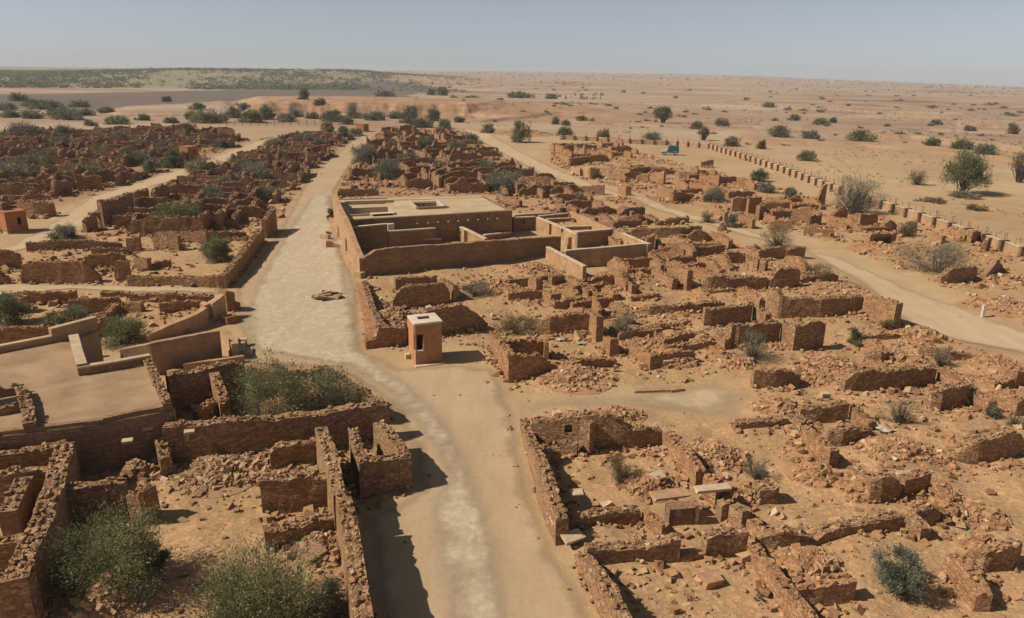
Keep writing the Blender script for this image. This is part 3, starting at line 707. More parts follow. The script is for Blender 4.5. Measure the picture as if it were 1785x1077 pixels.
# R : strip of ruins between dirt track and boundary wall
house('ruined_house', 'reddish ruin with a flat stone roof remnant by the boundary wall', 'ruined house', [
 ('1145,346,322 1172,356,331', {}), ('1173,356,334 1207,347,339', {}), ('1275,372,346 1300,372,345', {}), ('1303,375,344 1325,374,345', {}), ('1310,352,338 1322,376,356', {}),
 ('1322,385,360 1336,380,358', {}), ('1328,366,354 1380,366,355 1430,365,358', dict(t=1.2)), ('1345,383,368 1378,381,369', {}), ('1380,390,366 1411,393,361', {}), ('1413,393,381 1431,390,373', {}), ('1330,388,372 1350,393,380', {})], mat='wall_red', reg='R')
house('stone_spike', 'tall pointed wall remnant standing before the boundary wall', 'wall', [('1424,360,348 1431,360,323 1437,360,321', dict(t=.6, tops=False))], mat='wall_far', reg='R', foot=.5)
house('ruined_house', 'low red ruin right of the big grey leafless tree', 'ruined house', [
 ('1450,382,375 1470,380,363 1477,380,366', {}), ('1476,396,375 1497,400,374', {}), ('1499,393,374 1525,392,373 1529,391,380', {}), ('1440,395,384 1475,402,392', {}), ('1537,403,393 1550,403,382 1562,402,391', {})], mat='wall_red', reg='R')
house('ruined_room', 'half buried room with a dark arched opening facing the dirt track', 'ruined room', [('1514,430,409 1560,427,407', dict(t=.8, holes=[(1521, 1551, .25, 1.0, .9)]))], mat='wall_red', reg='R')
house('wall', 'leaning dark wall piece before the boundary wall, left of the orange ruin', 'wall', [('1570,405,397 1585,405,390 1597,403,389', dict(t=.7))], mat='wall_far', reg='R')
house('ruined_house', 'orange ruin with black doorway touching the boundary wall', 'ruined house', [('1640,412,398 1690,426,402', dict(holes=[(1680, 1688, 0, .9, 1)])), ('1691,428,404 1707,424,404', {}), ('1622,420,405 1640,425,412', {})], mat='wall_red', reg='R')
house('wall', 'dark wedge shaped wall right of the orange ruin', 'wall', [('1708,438,428 1718,439,419 1725,437,417', dict(t=.5))], mat='wall_far', reg='R')
house('wall', 'rounded dark wall below the big grey bush at far right', 'wall', [('1638,497,483 1655,497,469 1697,491,464 1701,487,472', dict(t=.6))], mat='wall_far', reg='R')
house('stone_spike', 'slanting dark stone spike right of the rounded dark wall', 'wall', [('1718,486,481 1735,479,452 1749,469,466', dict(t=.5, tops=False))], mat='wall_far', reg='R')
house('ruined_house', 'tall broken red ruin at the bend of the dirt track, nearest the blue vehicle', 'ruined house', [
 ('967,268,253 980,272,256 1000,272,251', {}), ('970,275,266 992,288,274', {}), ('994,290,277 1025,283,273', {}), ('1022,262,253 1040,262,254', {}), ('1012,270,262 1018,275,250', {})], mat='wall_red', reg='R')
house('ruined_hut', 'small roofed hut with doorway in the strip of ruins beyond the track', 'hut', [('995,302,291 1028,313,292', dict(holes=[(1011, 1017, 0, 1.5, 1)])), ('1029,313,293 1045,308,295', {})], mat='mud', reg='R', crumble=.05)
house('stone_pillar', 'lone square stone pillar standing on the verge of the dirt track', 'pillar', [('1077,338,325 1090,346,325', dict(t=.9, tops=False, crumble=.05))], mat='wall_red', reg='R', foot=.5)
house('ruined_walls', 'row of dark low walls left of the dirt track, behind the restored building', 'ruined walls', [
 ('1012,337,327 1052,340,323', {}), ('965,328,319 1002,326,318', {}), ('923,322,309 958,324,309', {}), ('870,352,340 905,362,350', {}), ('968,365,352 975,376,362', {})], mat='wall_far', reg='C')
house('ruined_house', 'long low ruin with lit end walls below the blue vehicle', 'ruined house', [
 ('1097,306,294 1130,303,291 1160,304,293', {}), ('1108,316,306 1130,318,304', {}), ('1135,318,301 1156,322,299', {}), ('1060,312,302 1090,318,309', {})], mat='wall_red', reg='R')
house('ruined_house', 'ruin of red walls and stubs at the inner corner of the boundary wall', 'ruined house', [
 ('1175,354,337 1210,345,339', {}), ('1183,310,301 1215,312,301', {}), ('1222,292,283 1243,292,278', {}), ('1218,320,306 1252,325,307', {}), ('1252,322,309 1283,320,309', {}), ('1284,326,310 1298,328,312', {}), ('1200,330,318 1235,338,324', {})], mat='wall_red', reg='R')
# H : left foreground
house('ruined_house', 'big foreground ruin with rooms along the left side of the paved street', 'ruined house', [
 ('292,815,747 400,808,737 500,797,730 560,789,724 627,776,712 676,763,705', dict(name='long_wall', t=.6)),
 ('680,738,706 640,700,677 578,665,641', dict(name='street_wall', t=.6)), ('430,672,646 490,668,652 577,660,642', {}),
 ('720,850,797 700,820,763 673,785,731', dict(name='street_wall', t=.6)), ('636,868,812 716,850,796', dict(name='front_wall')),
 ('662,1150@2.1 651,1077@2.1 634,971@2.1 622,903@2.1 612,862@2.1', dict(name='street_wall', t=.6)), ('606,860@2.1 598,835@2.1 583,775@2.1 570,745@2.1', dict(name='cross_wall', t=.55)),
 ('642,808@1.7 628,765@1.7 622,745@1.7', dict(name='cross_wall', t=.4)),
 ('458,897,841 520,893,836 581,889,830', {}), ('474,830,790 490,828,779 562,818,776', {}),
 ('465,972,926 526,956,923 545,951,913 597,935,900', {}), ('272,800,752 284,838,800', dict(name='pillar', t=.5)),
 ], reg='W', foot=2.6)
house('ruined_room', 'dark sunken rooms between the flat roofed house and the green bushes', 'ruined room', [
 ('303,728,657 345,716,649 390,702,637 432,690,634', {}), ('372,712,652 384,738,684 388,748,700', dict(mat='wall_red', t=.5)), ('348,752,718 372,742,706 413,718,684', dict(mat='wall_red')), ], reg='W')
house('ruined_house', 'walled ruin with broad stone wall tops filling the lower left corner', 'ruined house', [
 ('48,1012@2.2 71,951@2.2 96,890@2.2 121,807@2.2 131,768@2.2', dict(name='thick_wall', t=.75)),
 ('-60,1018@2.2 0,1015@2.2 50,1010@2.2', {}), ('-60,800@2 38,789@2 112,776@2', {}), ('-60,835@2.1 0,830@2.1 88,820@2.1', {}), ('-60,955@2.1 0,948@2.1 52,940@2.1', {}),
 ('28,832@2.1 12,862@2.1 -4,896@2.1', dict(t=.6, mat='coursed')),
 ('108,925,858 160,917,850 227,908,843', {}), ('228,913,860 250,919,861', dict(name='pillar', t=.9)), ('88,1006,994 150,982,958', dict(mat='coursed', t=.5))], reg='W', foot=1.8)
# I : left middle
house('ruined_house', 'long broken red wall with two dark gaps along the cross lane on the left', 'ruined house', [
 ('-60,502,470 0,497,473 14,497,486', {}), ('38,496,486 42,495,462 85,494,457 150,493,457 170,492,476 179,491,482', dict(name='lane_wall')), ('201,490,480 208,490,456 228,489,455', {}),
 ('-20,470,440 20,468,436 40,466,448', {}), ('150,470,446 200,468,442 222,466,446', {})], mat='wall_red', reg='L')
house('ruined_house', 'walled yard with pale coping on its street wall, left of the street', 'ruined house', [
 ('223,499,483 300,499,484 393,502,482', dict(name='front_wall', crumble=.06)), ('396,503,482 420,478,453 447,440,416 462,421,397', dict(name='street_wall', t=.6, crumble=.08)),
 ('466,416,385 484,400,362', dict(t=.5)), ('47,440,424 120,437,419 212,435,424', {}), ('270,418,406 360,425,404 430,412,404', {}), ('160,447,434 225,444,434', {}),
 ('222,440,417 245,440,415', {}), ('268,432,413 312,437,413', {}), ('235,470,450 258,474,452', {}), ('266,470,460 300,466,456', dict(t=.5)), ('380,420,414 430,423,415', dict(mat='coursed'))], reg='L')
house('ruined_house', 'rows of low red walls south of the cross lane on the left', 'ruined house', [
 ('-60,530,517 0,527,517 43,534,512 134,530,509', {}), ('121,546,525 209,541,522', {}), ('176,520,510 222,518,509', {}), ('222,530,514 300,530,515 372,528,516', {}), ('280,553,530 350,545,523', {}),
 ('-60,618,578 0,614,576 50,608,572 108,600,571', {}), ('118,600,571 151,595,570', {}), ('168,590,571 190,565,548 212,545,528', dict(t=.6)), ('213,548,531 247,549,529', {}), ('28,548,520 40,549,522', dict(t=.8))], mat='wall_red', reg='M')
house('street_corner_wall', 'smooth dark diagonal wall with a lit niche ending at a stepped street corner', 'wall', [
 ('262,600,583 300,588,567 350,572,546 396,553,513', dict(mat='mud', name='diagonal_wall', crumble=.03, tops=False, holes=[(364, 373, .35, 1.45, .5)])),
 ('397,546,508 412,542,509', dict(name='corner_block', t=1.1, crumble=.03, tops=False)), ('413,542,526 420,540,527', dict(name='step', t=1.1, crumble=.02, tops=False)),
 ('386,562,551 396,566,553', dict(name='low_arch', t=.9, holes=[(389, 394, 0, .55, .8)], tops=False))], mat='wall_red', reg='M', foot=.6)
house('ruined_walls', 'low stone ridges and stumps left of the square dark walls', 'ruined walls', [('1112,582,573 1170,575,567 1222,563,555', {}), ('1244,602,580 1262,612,592', {}), ('1100,528,520 1150,522,512', {}), ('1080,560,548 1092,572,556', {})], mat='wall_red')
house('ruined_walls', 'orange wall fragments along the far verge of the dirt track', 'ruined walls', [('1284,392,373 1310,399,382', {}), ('1340,400,386 1378,402,387', {}), ('1400,410,398 1452,414,401', {}), ('1352,374,363 1400,379,368', {}), ('1240,378,362 1262,386,370', {}), ('1225,352,341 1262,350,338', {})], mat='wall_red', reg='R')
# ------------------------------------------------------------------ left restored house with the flat roof
e = empty('flat_roofed_house', tuple(G(150, 790)), 'restored house with a flat mud roof and parapets at the left edge', 'house')
eo = np.array(e.location)
RH = 2.6
mb = MB(); mb.prism([G(x, y, RH) for x, y in [(-120, 790), (0, 757), (180, 735), (301, 711), (265, 634), (139, 656), (123, 600), (172, 575), (92, 597), (0, 615), (-120, 640)]], -.4, RH)
mb.build('roof', M['roof'], e, eo)
mb = MB()
# walls under the roof edge, 3 cm proud, so that the roof reads as a slab on masonry
def roofwall(a, b, h, t, nm, mat='mud', z0=RH, crumble=.05, tops=True):
    p = '%g,%g@%g %g,%g@%g' % (*a, RH + h, *b, RH + h)
    return wall(p, e, mat, t, crumble, nm, 'W', 0, z0=z0, tops=tops, stone=.24, closed=True)
def pw(pts, h, t, nm, **k):
    q = np.array([(*G(x, y, RH)[:2], RH + h) for x, y in pts])
    a = dict(mat='coursed', crumble=.05, foot=0, z0=RH, tops=True, stone=.24, closed=True); a.update(k)
    return wall(q, e, t=t, name=nm, reg='W', **a)
pw([(301, 711), (283, 672), (265, 634)], .3, .4, 'parapet', crumble=.03, stone=.2)
pw([(137, 655), (200, 645), (264, 633)], .42, .3, 'parapet', crumble=.02, tops=False)
pw([(123, 601), (130, 630), (137, 654)], .55, .45, 'parapet', crumble=.02, tops=False)
pw([(-120, 640), (0, 615), (92, 597)], .35, .3, 'parapet', tops=False, mat='mud')
pw([(93, 597), (172, 575)], .8, .3, 'parapet', tops=False, mat='mud')
pw([(180, 735), (240, 722), (300, 712)], .16, .3, 'parapet', crumble=.02, tops=False)
pw([(-120, 790), (0, 757), (180, 736)], .1, .3, 'parapet', crumble=.02, tops=False)
M['ec2'] = plaster('parapet_cap', (.46, .335, .21), .2)
for pts_, h_, t_ in (([(137, 655), (200, 645), (264, 633)], .42, .3), ([(123, 601), (130, 630), (137, 654)], .55, .45), ([(-120, 640), (0, 615), (92, 597)], .35, .3), ([(93, 597), (172, 575)], .8, .3)):
    q_ = [G(x, y, RH)[:2] for x, y in pts_]; mb = MB()
    for a, b_ in zip(q_[:-1], q_[1:]):
        d = (b_ - a) / np.linalg.norm(b_ - a); n = np.array([-d[1], d[0]]); mb.prism([a - n * .025, b_ - n * .025, b_ + n * (t_ + .025), a + n * (t_ + .025)], RH + h_ - .04, RH + h_ + .06)
    mb.build('parapet_cap', M['ec2'], e, eo)
fq = np.array([(*G(x, y, RH)[:2], RH - .06) for x, y in [(-120, 790), (0, 757), (180, 735), (301, 711)]])
dq = np.array([.02, -.10, 0]); wall(fq + dq, e, 'coursed', .08, .0, 'front_wall', 'W', 0, tops=False, rough=.015)
fq = np.array([(*G(x, y, RH)[:2], RH - .06) for x, y in [(301, 711), (283, 672), (265, 634)]])
wall(fq + np.array([.1, 0, 0]), e, 'mud', .08, .0, 'side_wall', 'W', 0, tops=False, rough=.015)
# low parapets round the painted roof well at the left
mb = MB()
for a, b_, h in (((48, 690), (62, 745), .45),):
    pass
pw([(66, 748), (60, 715), (50, 686)], .4, .5, 'parapet')
pw([(-60, 705), (0, 692), (40, 686)], .4, .3, 'parapet')
pw([(-60, 732), (0, 725), (42, 716)], .35, .3, 'parapet')
mb = MB(); mb.prism([G(x, y, RH) for x, y in [(-60, 728), (40, 715), (38, 690), (-60, 708)]], RH - .02, RH + .015); mb.build('roof_well_shade', M['dark'], e, eo)  # flat near-black sheet on the roof, painted as the shade of a hollow
# water spouts on the front
for x, y in [(205, 752), (222, 768), (258, 745), (330, 752)]:
    g = G(x, y, 1.9); mb = MB(); mb.box((g[0], g[1], 1.9), (.45, .35, .1), .35); mb.build('stone_spout', M['paleslab'], e, eo)
# courtyard behind it
house('courtyard', 'plastered courtyard walls with pale tops between the flat roofed house and the street', 'courtyard walls', [
 ('215,652,610 270,655,599 330,640,587 388,624,576', dict(name='tall_wall', t=.35)), ('387,604,575 396,612,580 406,628,600', dict(name='end_wall', t=.4)),
 ('321,652,635 427,632,621', dict(name='low_wall', t=.3)), ('298,660,648 322,652,643', dict(name='low_wall', t=.4)), ('135,628,612 172,622,606', dict(name='inner_wall', t=.3))], mat='mud', crumble=.03, tops=False, foot=0, reg='W')
e2 = empty('stone_steps', tuple(G(418, 612)), 'small stone steps with square hollow beside the courtyard corner', 'steps'); o2 = np.array(e2.location)
g = G(414, 615); mb = MB(); mb.box((g[0], g[1], .2), (1.0, 1.2, .5), .3); mb.box((g[0] + .75, g[1], .1), (.5, 1.1, .3), .3); mb.build('tread', M['coping'], e2, o2, bevel=.03)
g = G(424, 603); mb = MB()
for dx in (-.22, .22): mb.box((g[0] + dx, g[1], .2), (.12, .5, .5), .3)
mb.box((g[0], g[1], .5), (.6, .5, .1), .3); mb.build('stone_frame', M['coursed'], e2, o2, bevel=.02) if False else mb.build('stone_frame', M['coping'], e2, o2, bevel=.02)
# ------------------------------------------------------------------ the restored block by the street
house('restored_building', 'long restored building with flat pale roof, courtyards and lit rooms beside the street', 'building', [
 ('629,484,462 640,483,447 655,481,437 690,478,431 770,470,427 850,461,420 950,445,414 977,441,412', dict(name='front_wall', t=.5)),
 ('583,397,336 588,412,352 597,435,372 604,447,384 616,470,420 628,484,450', dict(name='street_wall', t=.5, mat='mud', crumble=.03, tops=False, holes=[(603, 606, .2, 1.9, .7), (590, 592, .2, 1.6, .7)])),
 ('612,441,397 677,437,391', dict(t=.4)), ('678,436,404 760,424,398', dict(t=.35)), ('684,432,420 770,424,416', dict(t=.35)),
 ('790,414,391 815,426,402 845,434,417', dict(mat='mud', name='lit_wall', t=.35, holes=[(809, 815, 0, 1.5, 1)])), ('815,408,393 862,404,390', dict(t=.35)), ('845,420,410 891,413,405', dict(t=.35)),
 ('895,404,380 934,400,379', dict(t=.4, holes=[(909, 914, .9, 1.4, .5)])),
 ('934,402,379 960,410,389 985,420,400 1004,430,409', dict(mat='mud', name='lit_wall', t=.35, holes=[(957, 961, 0, 1.45, 1), (978, 983, .8, 1.3, .5)])),
 ('954,390,382 1015,386,380', dict(t=.3)), ('939,386,377 991,384,372', dict(t=.3)), ('984,402,396 1048,400,394', dict(t=.3)), ('1006,432,405 1066,426,400', dict(t=.4)),
 ('992,383,368 1030,400,384 1064,416,400', dict(mat='mud', name='lit_wall', t=.35)), ('897,380,375 961,376,371', dict(t=.3)),
 ('984,437,412 990,440,413', dict(mat='mud', name='pillar', t=.4))], mat='coursed', reg='A', crumble=.06, foot=0, tops=False)
eb = [o for o in bpy.data.objects if o.name.startswith('restored_building')][0]; ebo = np.array(eb.location)
BH = 3.0
q = {k: G(*v, BH)[:2] for k, v in dict(fl=(604, 384), fr=(893, 367), br=(844, 342), bl=(590, 349)).items()}
wall(np.array([(*q['fl'], BH + .02), (*(q['fl'] * .5 + q['fr'] * .5), BH + .02), (*q['fr'], BH + .02)]), eb, 'coursed', .45, .015, 'hall_wall', 'A', 0, tops=False)
wall(np.array([(*q['fr'], BH + .01), (*q['br'], BH + .01)]), eb, 'coursed', .3, .015, 'hall_wall', 'A', 0, tops=False)
def uv(u, v): return (q['fl'] * (1 - u) + q['fr'] * u) * (1 - v) + (q['bl'] * (1 - u) + q['br'] * u) * v
def cells(name, us, vs, hs, mat, z0=-.3):
    """height field of rectangular cells over the block's own plan; hs[v][u]"""
    V, Fc = [], []
    def quad(a, b, c, d): n = len(V); V.extend([a, b, c, d]); Fc.append((n, n + 1, n + 2, n + 3))
    nu, nv = len(us) - 1, len(vs) - 1
    H = lambda i, j: hs[j][i] if 0 <= i < nu and 0 <= j < nv else z0
    for j in range(nv):
        for i in range(nu):
            h = H(i, j); c = [uv(us[i], vs[j]), uv(us[i + 1], vs[j]), uv(us[i + 1], vs[j + 1]), uv(us[i], vs[j + 1])]
            quad(*[(*p, h) for p in c])
            for (a, b_, di, dj) in ((0, 1, 0, -1), (1, 2, 1, 0), (2, 3, 0, 1), (3, 0, -1, 0)):
                g = H(i + di, j + dj)
                if g < h - 1e-4: quad((*c[a], g), (*c[b_], g), (*c[b_], h), (*c[a], h))
    return mesh_np(name, np.array(V) - ebo, Fc, M[mat], eb)
us = [.004, .035, .30, .36, .45,   .62, .975]; vs = [.055, .14, .22, .34, .56, .72, .9, 1]
a_, c_, s_ = BH - .02, BH - 1.3, BH - 1.6
cells('roof', us, vs, [
 [a_, a_, a_, a_, a_, a_], [a_ + .1, a_, a_, a_, a_, a_], [a_ + .1, c_ + .9, a_, a_, a_, a_], [a_ + .1, c_, a_, a_, s_, a_], [a_ + .1, c_, a_ - .25, a_, s_, a_], [a_ + .1, a_ - .35, a_ - .25, a_, a_, a_], [a_ + .1, a_ + .08, a_ + .08, a_ + .1, a_ + .06, a_ + .06]], 'paleroof')
def rim(u0, v0, u1, v1, z, h, w, nm, mat):
    a = uv(u0, v0); b_ = uv(u1, v1); d = (b_ - a) / np.linalg.norm(b_ - a); n = np.array([-d[1], d[0]]) * w
    mb = MB(); mb.prism([a, b_, b_ + n, a + n], z, z + h); return mb.build(nm, M[mat], eb, ebo, bevel=.02)
rim(.45, .33, .63, .33, BH - .03, .28, .25, 'skylight_kerb', 'coursed'); rim(.44, .74, .44, .36, BH - .03, .28, .25, 'skylight_kerb', 'coping'); rim(.45, .74, .62, .74, BH - .03, .1, .2, 'skylight_kerb', 'coping')
mb = MB(); a = uv(.62, .36); b_ = uv(.66, .36); c = uv(.62, .71)
d = uv(.66, .71); mb.hexa([(*a, BH - .1), (*b_, BH - .1), (*d, BH - .1), (*c, BH - .1)], [(*a, BH + .35), (*b_, BH + .03), (*d, BH + .03), (*c, BH + .35)]); mb.build('skylight_ramp', M['white'], eb, ebo)
mb = MB(); mb.prism([uv(.452, .345), uv(.617, .345), uv(.617, .715), uv(.452, .715)], s_ + .01, s_ + .03); mb.build('well_shade', M['dark'], eb, ebo)  # near-black panel painting the shade deep in the skylight well
mb = MB()
for k in range(4):
    a = uv(.47 + k * .037, .36); b_ = uv(.47 + k * .037, .70); mb.tube((*a, BH - .25), (*b_, BH - .25), .05, .05, 6)
mb.tube((*uv(.455, .5), BH - .2), (*uv(.615, .5), BH - .2), .06, .06, 6); mb.build('skylight_grille', M['metal'], eb, ebo)
a = uv(.14, .20); mb = MB(); mb.box((a[0] + 1.5, a[1], BH - .05), (2.6, .8, .55), .38); mb.build('roof_vent', M['white'], eb, ebo, bevel=.03)
mb = MB(); mb.box((a[0] + 1.65, a[1] - .42, BH + .02), (2.1, .12, .24), .38); mb.build('vent_shade', M['dark'], eb, ebo)  # near-black box painted as the shade behind the vent's mouth
rim(.02, .16, .30, .16, BH - .03, .22, .2, 'parapet', 'coping'); rim(.0, .98, .32, .98, BH + .1, .1, .2, 'parapet', 'mud')
mb = MB(); mb.prism([uv(.62, .06), uv(.97, .06), uv(.97, 1.), uv(.62, 1.)], BH - .018, BH + .0); mb.build('roof_screed', M['paleroof'], eb, ebo)
M['ec'] = plaster('enclosure_coping', (.52, .40, .27), .15)
def caps(paths, t, parent, hadd=.0):
    for pth in paths:
        pts = parse_path(pth); mb = MB()
        for a, b_ in zip(pts[:-1], pts[1:]):
            d = (b_[:2] - a[:2]); d /= np.linalg.norm(d); n = np.array([-d[1], d[0]]); c0, c1, c2, c3 = a[:2] - n * .03, b_[:2] - n * .03, b_[:2] + n * (t + .03), a[:2] + n * (t + .03)
            z0, z1 = a[2] + hadd, b_[2] + hadd
            mb.hexa([(*c0, z0 - .06), (*c1, z1 - .06), (*c2, z1 - .06), (*c3, z0 - .06)], [(*c0, z0 + .07), (*c1, z1 + .07), (*c2, z1 + .07), (*c3, z0 + .07)])
        mb.build('lit_top_cap', M['ec'], parent, np.array(parent.location))  # pale caps added to brighten the wall tops like sunlit edges
caps(['612,441,397 677,437,391'], .4, eb); caps(['678,436,404 760,424,398', '684,432,420 770,424,416', '790,414,391 815,426,402 845,434,417', '815,408,393 862,404,390', '845,420,410 891,413,405', '934,402,379 960,410,389 985,420,400 1004,430,409'], .35, eb)
caps(['895,404,380 934,400,378', '1006,432,405 1066,426,400'], .4, eb); caps(['954,390,382 1015,386,380', '939,386,377 991,384,372', '984,402,396 1048,400,394', '897,380,375 961,376,371'], .3, eb)
# row of stone spouts along the hall wall
mb = MB(); 
for k in range(9):
    u = .40 + k * .062; a = uv(u, -.0); mb = MB(); mb.box((a[0] + .12, a[1] - .2, BH - .75), (.16, .5, .11), .43); mb.build('stone_spout', M['mud'], eb, ebo)
for k in range(2):
    g = G(634 + k * 20, 405, 2.0); mb = MB(); mb.box((g[0], g[1], 2.0), (.2, .4, .14), .43); mb.build('stone_spout', M['paleslab'], eb, ebo)
g = G(681, 396, 2.2); mb = MB(); mb.box((g[0], g[1], 2.1), (.7, .5, 1.0), .4); mb.build('white_box', M['white'], eb, ebo, bevel=.03)
# plinth and steps along its street side
for i, (x, y, s, lab) in enumerate([(568, 417, .9, 'pale stone block lying at the street edge, farthest of the group'), (578, 430, 1.1, 'broken stone block with dark side, middle of the group at the street edge'), (594, 432, 1.0, 'square red stone block on the plinth of the restored building'), (572, 408, .6, 'small stone lying by the plinth near the round dry shrub')]):
    g = G(x, y); rng = np.random.default_rng(i); v, f = stone_batch(np.array([[0, 0, .25 * s]]), [s * 1.1], rng, flat=(.6, .8), tilt=.1)
    o = mesh_np('stone_block', v, f, M['slab' if i % 2 else 'paleslab']); o.location = g; tag(o, lab, 'stone block', 'stone blocks at the street edge')
house('plinth', 'low plastered plinth along the street side of the restored building', 'plinth', [
 ('573,388,378 578,408,400 588,414,405', dict(t=.9)), ('592,430,424 603,462,453 618,484,475', dict(t=.9)), ('617,484,474 629,487,476', dict(t=.6))], mat='mud', crumble=.02, tops=False, foot=0)
# plastered enclosure with pale coping
house('enclosure', 'smooth plastered enclosure wall with pale coping at the right end of the restored building', 'walls', [
 ('985,468,438 1060,464,431 1131,459,425', dict(name='front_wall', t=.3)), ('951,455,431 985,474,448 1015,492,465', dict(name='wing_wall', t=.35)),
 ('1131,460,426 1110,448,415 1087,436,407', dict(name='side_wall', t=.3)), ('1066,430,408 1087,434,407', dict(name='back_wall', t=.3))], mat='mud', crumble=.0, tops=False, foot=0)
ee = [o for o in bpy.data.objects if o.name.startswith('enclosure')][0]; eeo = np.array(ee.location)
def coping(pth, t, over=.03, h=.08):
    pts = parse_path(pth); mb = MB()
    for a, b_ in zip(pts[:-1], pts[1:]):
        d = (b_[:2] - a[:2]); d /= np.linalg.norm(d); n = np.array([-d[1], d[0]])
        c0, c1 = a[:2] - n * over, b_[:2] - n * over; c2, c3 = b_[:2] + n * (t + over), a[:2] + n * (t + over)
        mb.hexa([(*c0, a[2] - .02), (*c1, b_[2] - .02), (*c2, b_[2] - .02), (*c3, a[2] - .02)], [(*c0, a[2] + h), (*c1, b_[2] + h), (*c2, b_[2] + h), (*c3, a[2] + h)])
    mb.build('coping', M['ec'], ee, eeo)
M['ec'] = plaster('enclosure_coping', (.52, .40, .27), .15)
coping('985,468,438 1131,459,425', .3); coping('951,455,431 1015,492,465', .35); coping('1131,460,426 1087,436,407', .3)
# ------------------------------------------------------------------ kiosks
def frame_at(pxa, pxb):
    a = G(*pxa); b = G(*pxb); d = (b - a)[:2]; w = np.linalg.norm(d); return a, w, math.atan2(d[1], d[0])
a, w, rz = frame_at((725, 637), (771, 631))
ke = empty('kiosk', (a[0], a[1], 0), 'small terracotta kiosk with a pale roof and a corner slot window beside the street', 'kiosk'); ke.rotation_euler.z = rz
KH, KD, T = 2.72, 1.75, .14
mb = MB()
# local: x along front 0..w, y depth 0..KD ; slot at the front-left corner between z 1.0 and 2.05, 0.55 m along the front, 0.5 m along the side
SX, SY, Z0_, Z1_ = .52, .42, .95, 2.08
def pr(mb, x0, x1, y0, y1, z0, z1): mb.hexa([(x0, y0, z0), (x1, y0, z0), (x1, y1, z0), (x0, y1, z0)], [(x0, y0, z1), (x1, y0, z1), (x1, y1, z1), (x0, y1, z1)])
pr(mb, 0, w, 0, T, -.3, Z0_); pr(mb, SX, w, 0, T, Z0_, Z1_); pr(mb, 0, w, 0, T, Z1_, KH)
pr(mb, 0, T, T, KD, -.3, Z0_); pr(mb, 0, T, SY, KD - .3, Z0_, Z1_); pr(mb, -.06, T, T, KD, Z1_, KH)
pr(mb, w - T, w, T, KD, -.3, KH); pr(mb, T, w - T, KD - T, KD, -.3, KH)
pr(mb, 0, T, KD - .3, KD, Z0_, Z1_)
mb.build('wall', M['kiosk'], ke)
mb = MB(); hx0, hx1, hy0, hy1 = .45, 1.3, .75, 1.3
o_ = .05
pr(mb, -o_, w + o_, -o_, hy0, KH, KH + .14); pr(mb, -o_, w + o_, hy1, KD + o_, KH, KH + .14); pr(mb, -o_, hx0, hy0, hy1, KH, KH + .14); pr(mb, hx1, w + o_, hy0, hy1, KH, KH + .14)
mb.build('roof', M['white'], ke, bevel=.015)
mb = MB(); pr(mb, SX, SX + .07, -.015, T, Z0_ - .07, Z1_ - .28); pr(mb, -.015, SX, -.015, T + .06, Z0_ - .09, Z0_ + .02); mb.build('slot_frame', M['coping'], ke)
mb = MB(); pr(mb, .0, .09, .0, .09, Z0_ + .02, Z1_); mb.build('corner_post', M['kiosk'], ke)
mb = MB(); pr(mb, -.12, w + .15, -.42, -.03, -.1, .07); mb.build('sill_slab', M['coping'], ke, bevel=.02)
mb = MB(); pr(mb, -.35, -.02, KD - .5, KD - .1, -.1, .32); mb.build('step', M['coping'], ke, bevel=.02)
mb = MB(); pr(mb, T + .01, w - T - .01, T + .01, KD - T - .01, KD * 0 + KH - .42, KH - .3); mb.build('added_dark_ceiling', M['dark'], ke)  # near-black panel added below the roof hole, keeping daylight out of the room
mb = MB(); pr(mb, T, w - T, T, KD - T, -.25, -.02); mb.build('floor_slab', M['mud'], ke)
def small_kiosk(pxa, pxb, yt, label, slotx, roof=True):
    a, w, rz = frame_at(pxa, pxb); h = Zat(pxa[0], pxa[1], yt); d = w * .95; T = .2
    e = empty('kiosk', (a[0], a[1], 0), label, 'kiosk'); e.rotation_euler.z = rz
    mb = MB(); s0, s1 = w * slotx, w * slotx + w * .16; z0, z1 = h * .38, h * .74
    pr(mb, 0, s0, 0, T, -.3, h); pr(mb, s1, w, 0, T, -.3, h); pr(mb, s0, s1, 0, T, -.3, z0); pr(mb, s0, s1, 0, T, z1, h)
    pr(mb, 0, T, T, d, -.3, h); pr(mb, w - T, w, T, d, -.3, h); pr(mb, T, w - T, d - T, d, -.3, h); mb.build('wall', M['hut'], e)
    mb = MB(); pr(mb, -.06, w + .06, -.06, d + .06, h, h + .12); mb.build('roof', M['hut'], e, bevel=.02)
    mb = MB(); pr(mb, -.1, w + .1, -.2, d + .1, -.2, .12); mb.build('base_slab', M['coping'], e, bevel=.02)
small_kiosk((14, 408), (51, 403), 372, 'small terracotta kiosk with a narrow slot window at the left edge', .55)
small_kiosk((329, 279), (347, 277), 257, 'tiny reddish kiosk far off beside the left village lane', .55)
small_kiosk((634, 229), (643, 228), 217, 'tiny stone gate hut at the far end of the main street', .4)
house('wall', 'crumbled wall block just behind the kiosk at the left edge', 'wall', [('32,376,354 60,378,351 90,378,356', dict(t=1.2))], mat='wall_far', reg='F')
house('wall', 'wall end cut by the left edge beside the slot window kiosk', 'wall', [('-30,402,352 12,404,354', dict(t=1.0))], mat='wall_far', reg='F')
house('ruined_house', 'ruin with a leaning dark doorway arch beside the left village lane', 'ruined house', [
 ('152,406,386 165,403,372 179,400,370', dict(holes=[(172, 177, 0, 1.7, 1)])), ('183,396,351 210,390,349 236,374,337', dict(t=.7)), ('200,398,378 230,396,380', {}), ('238,362,337 262,352,330', {})], mat='wall_far', reg='L')
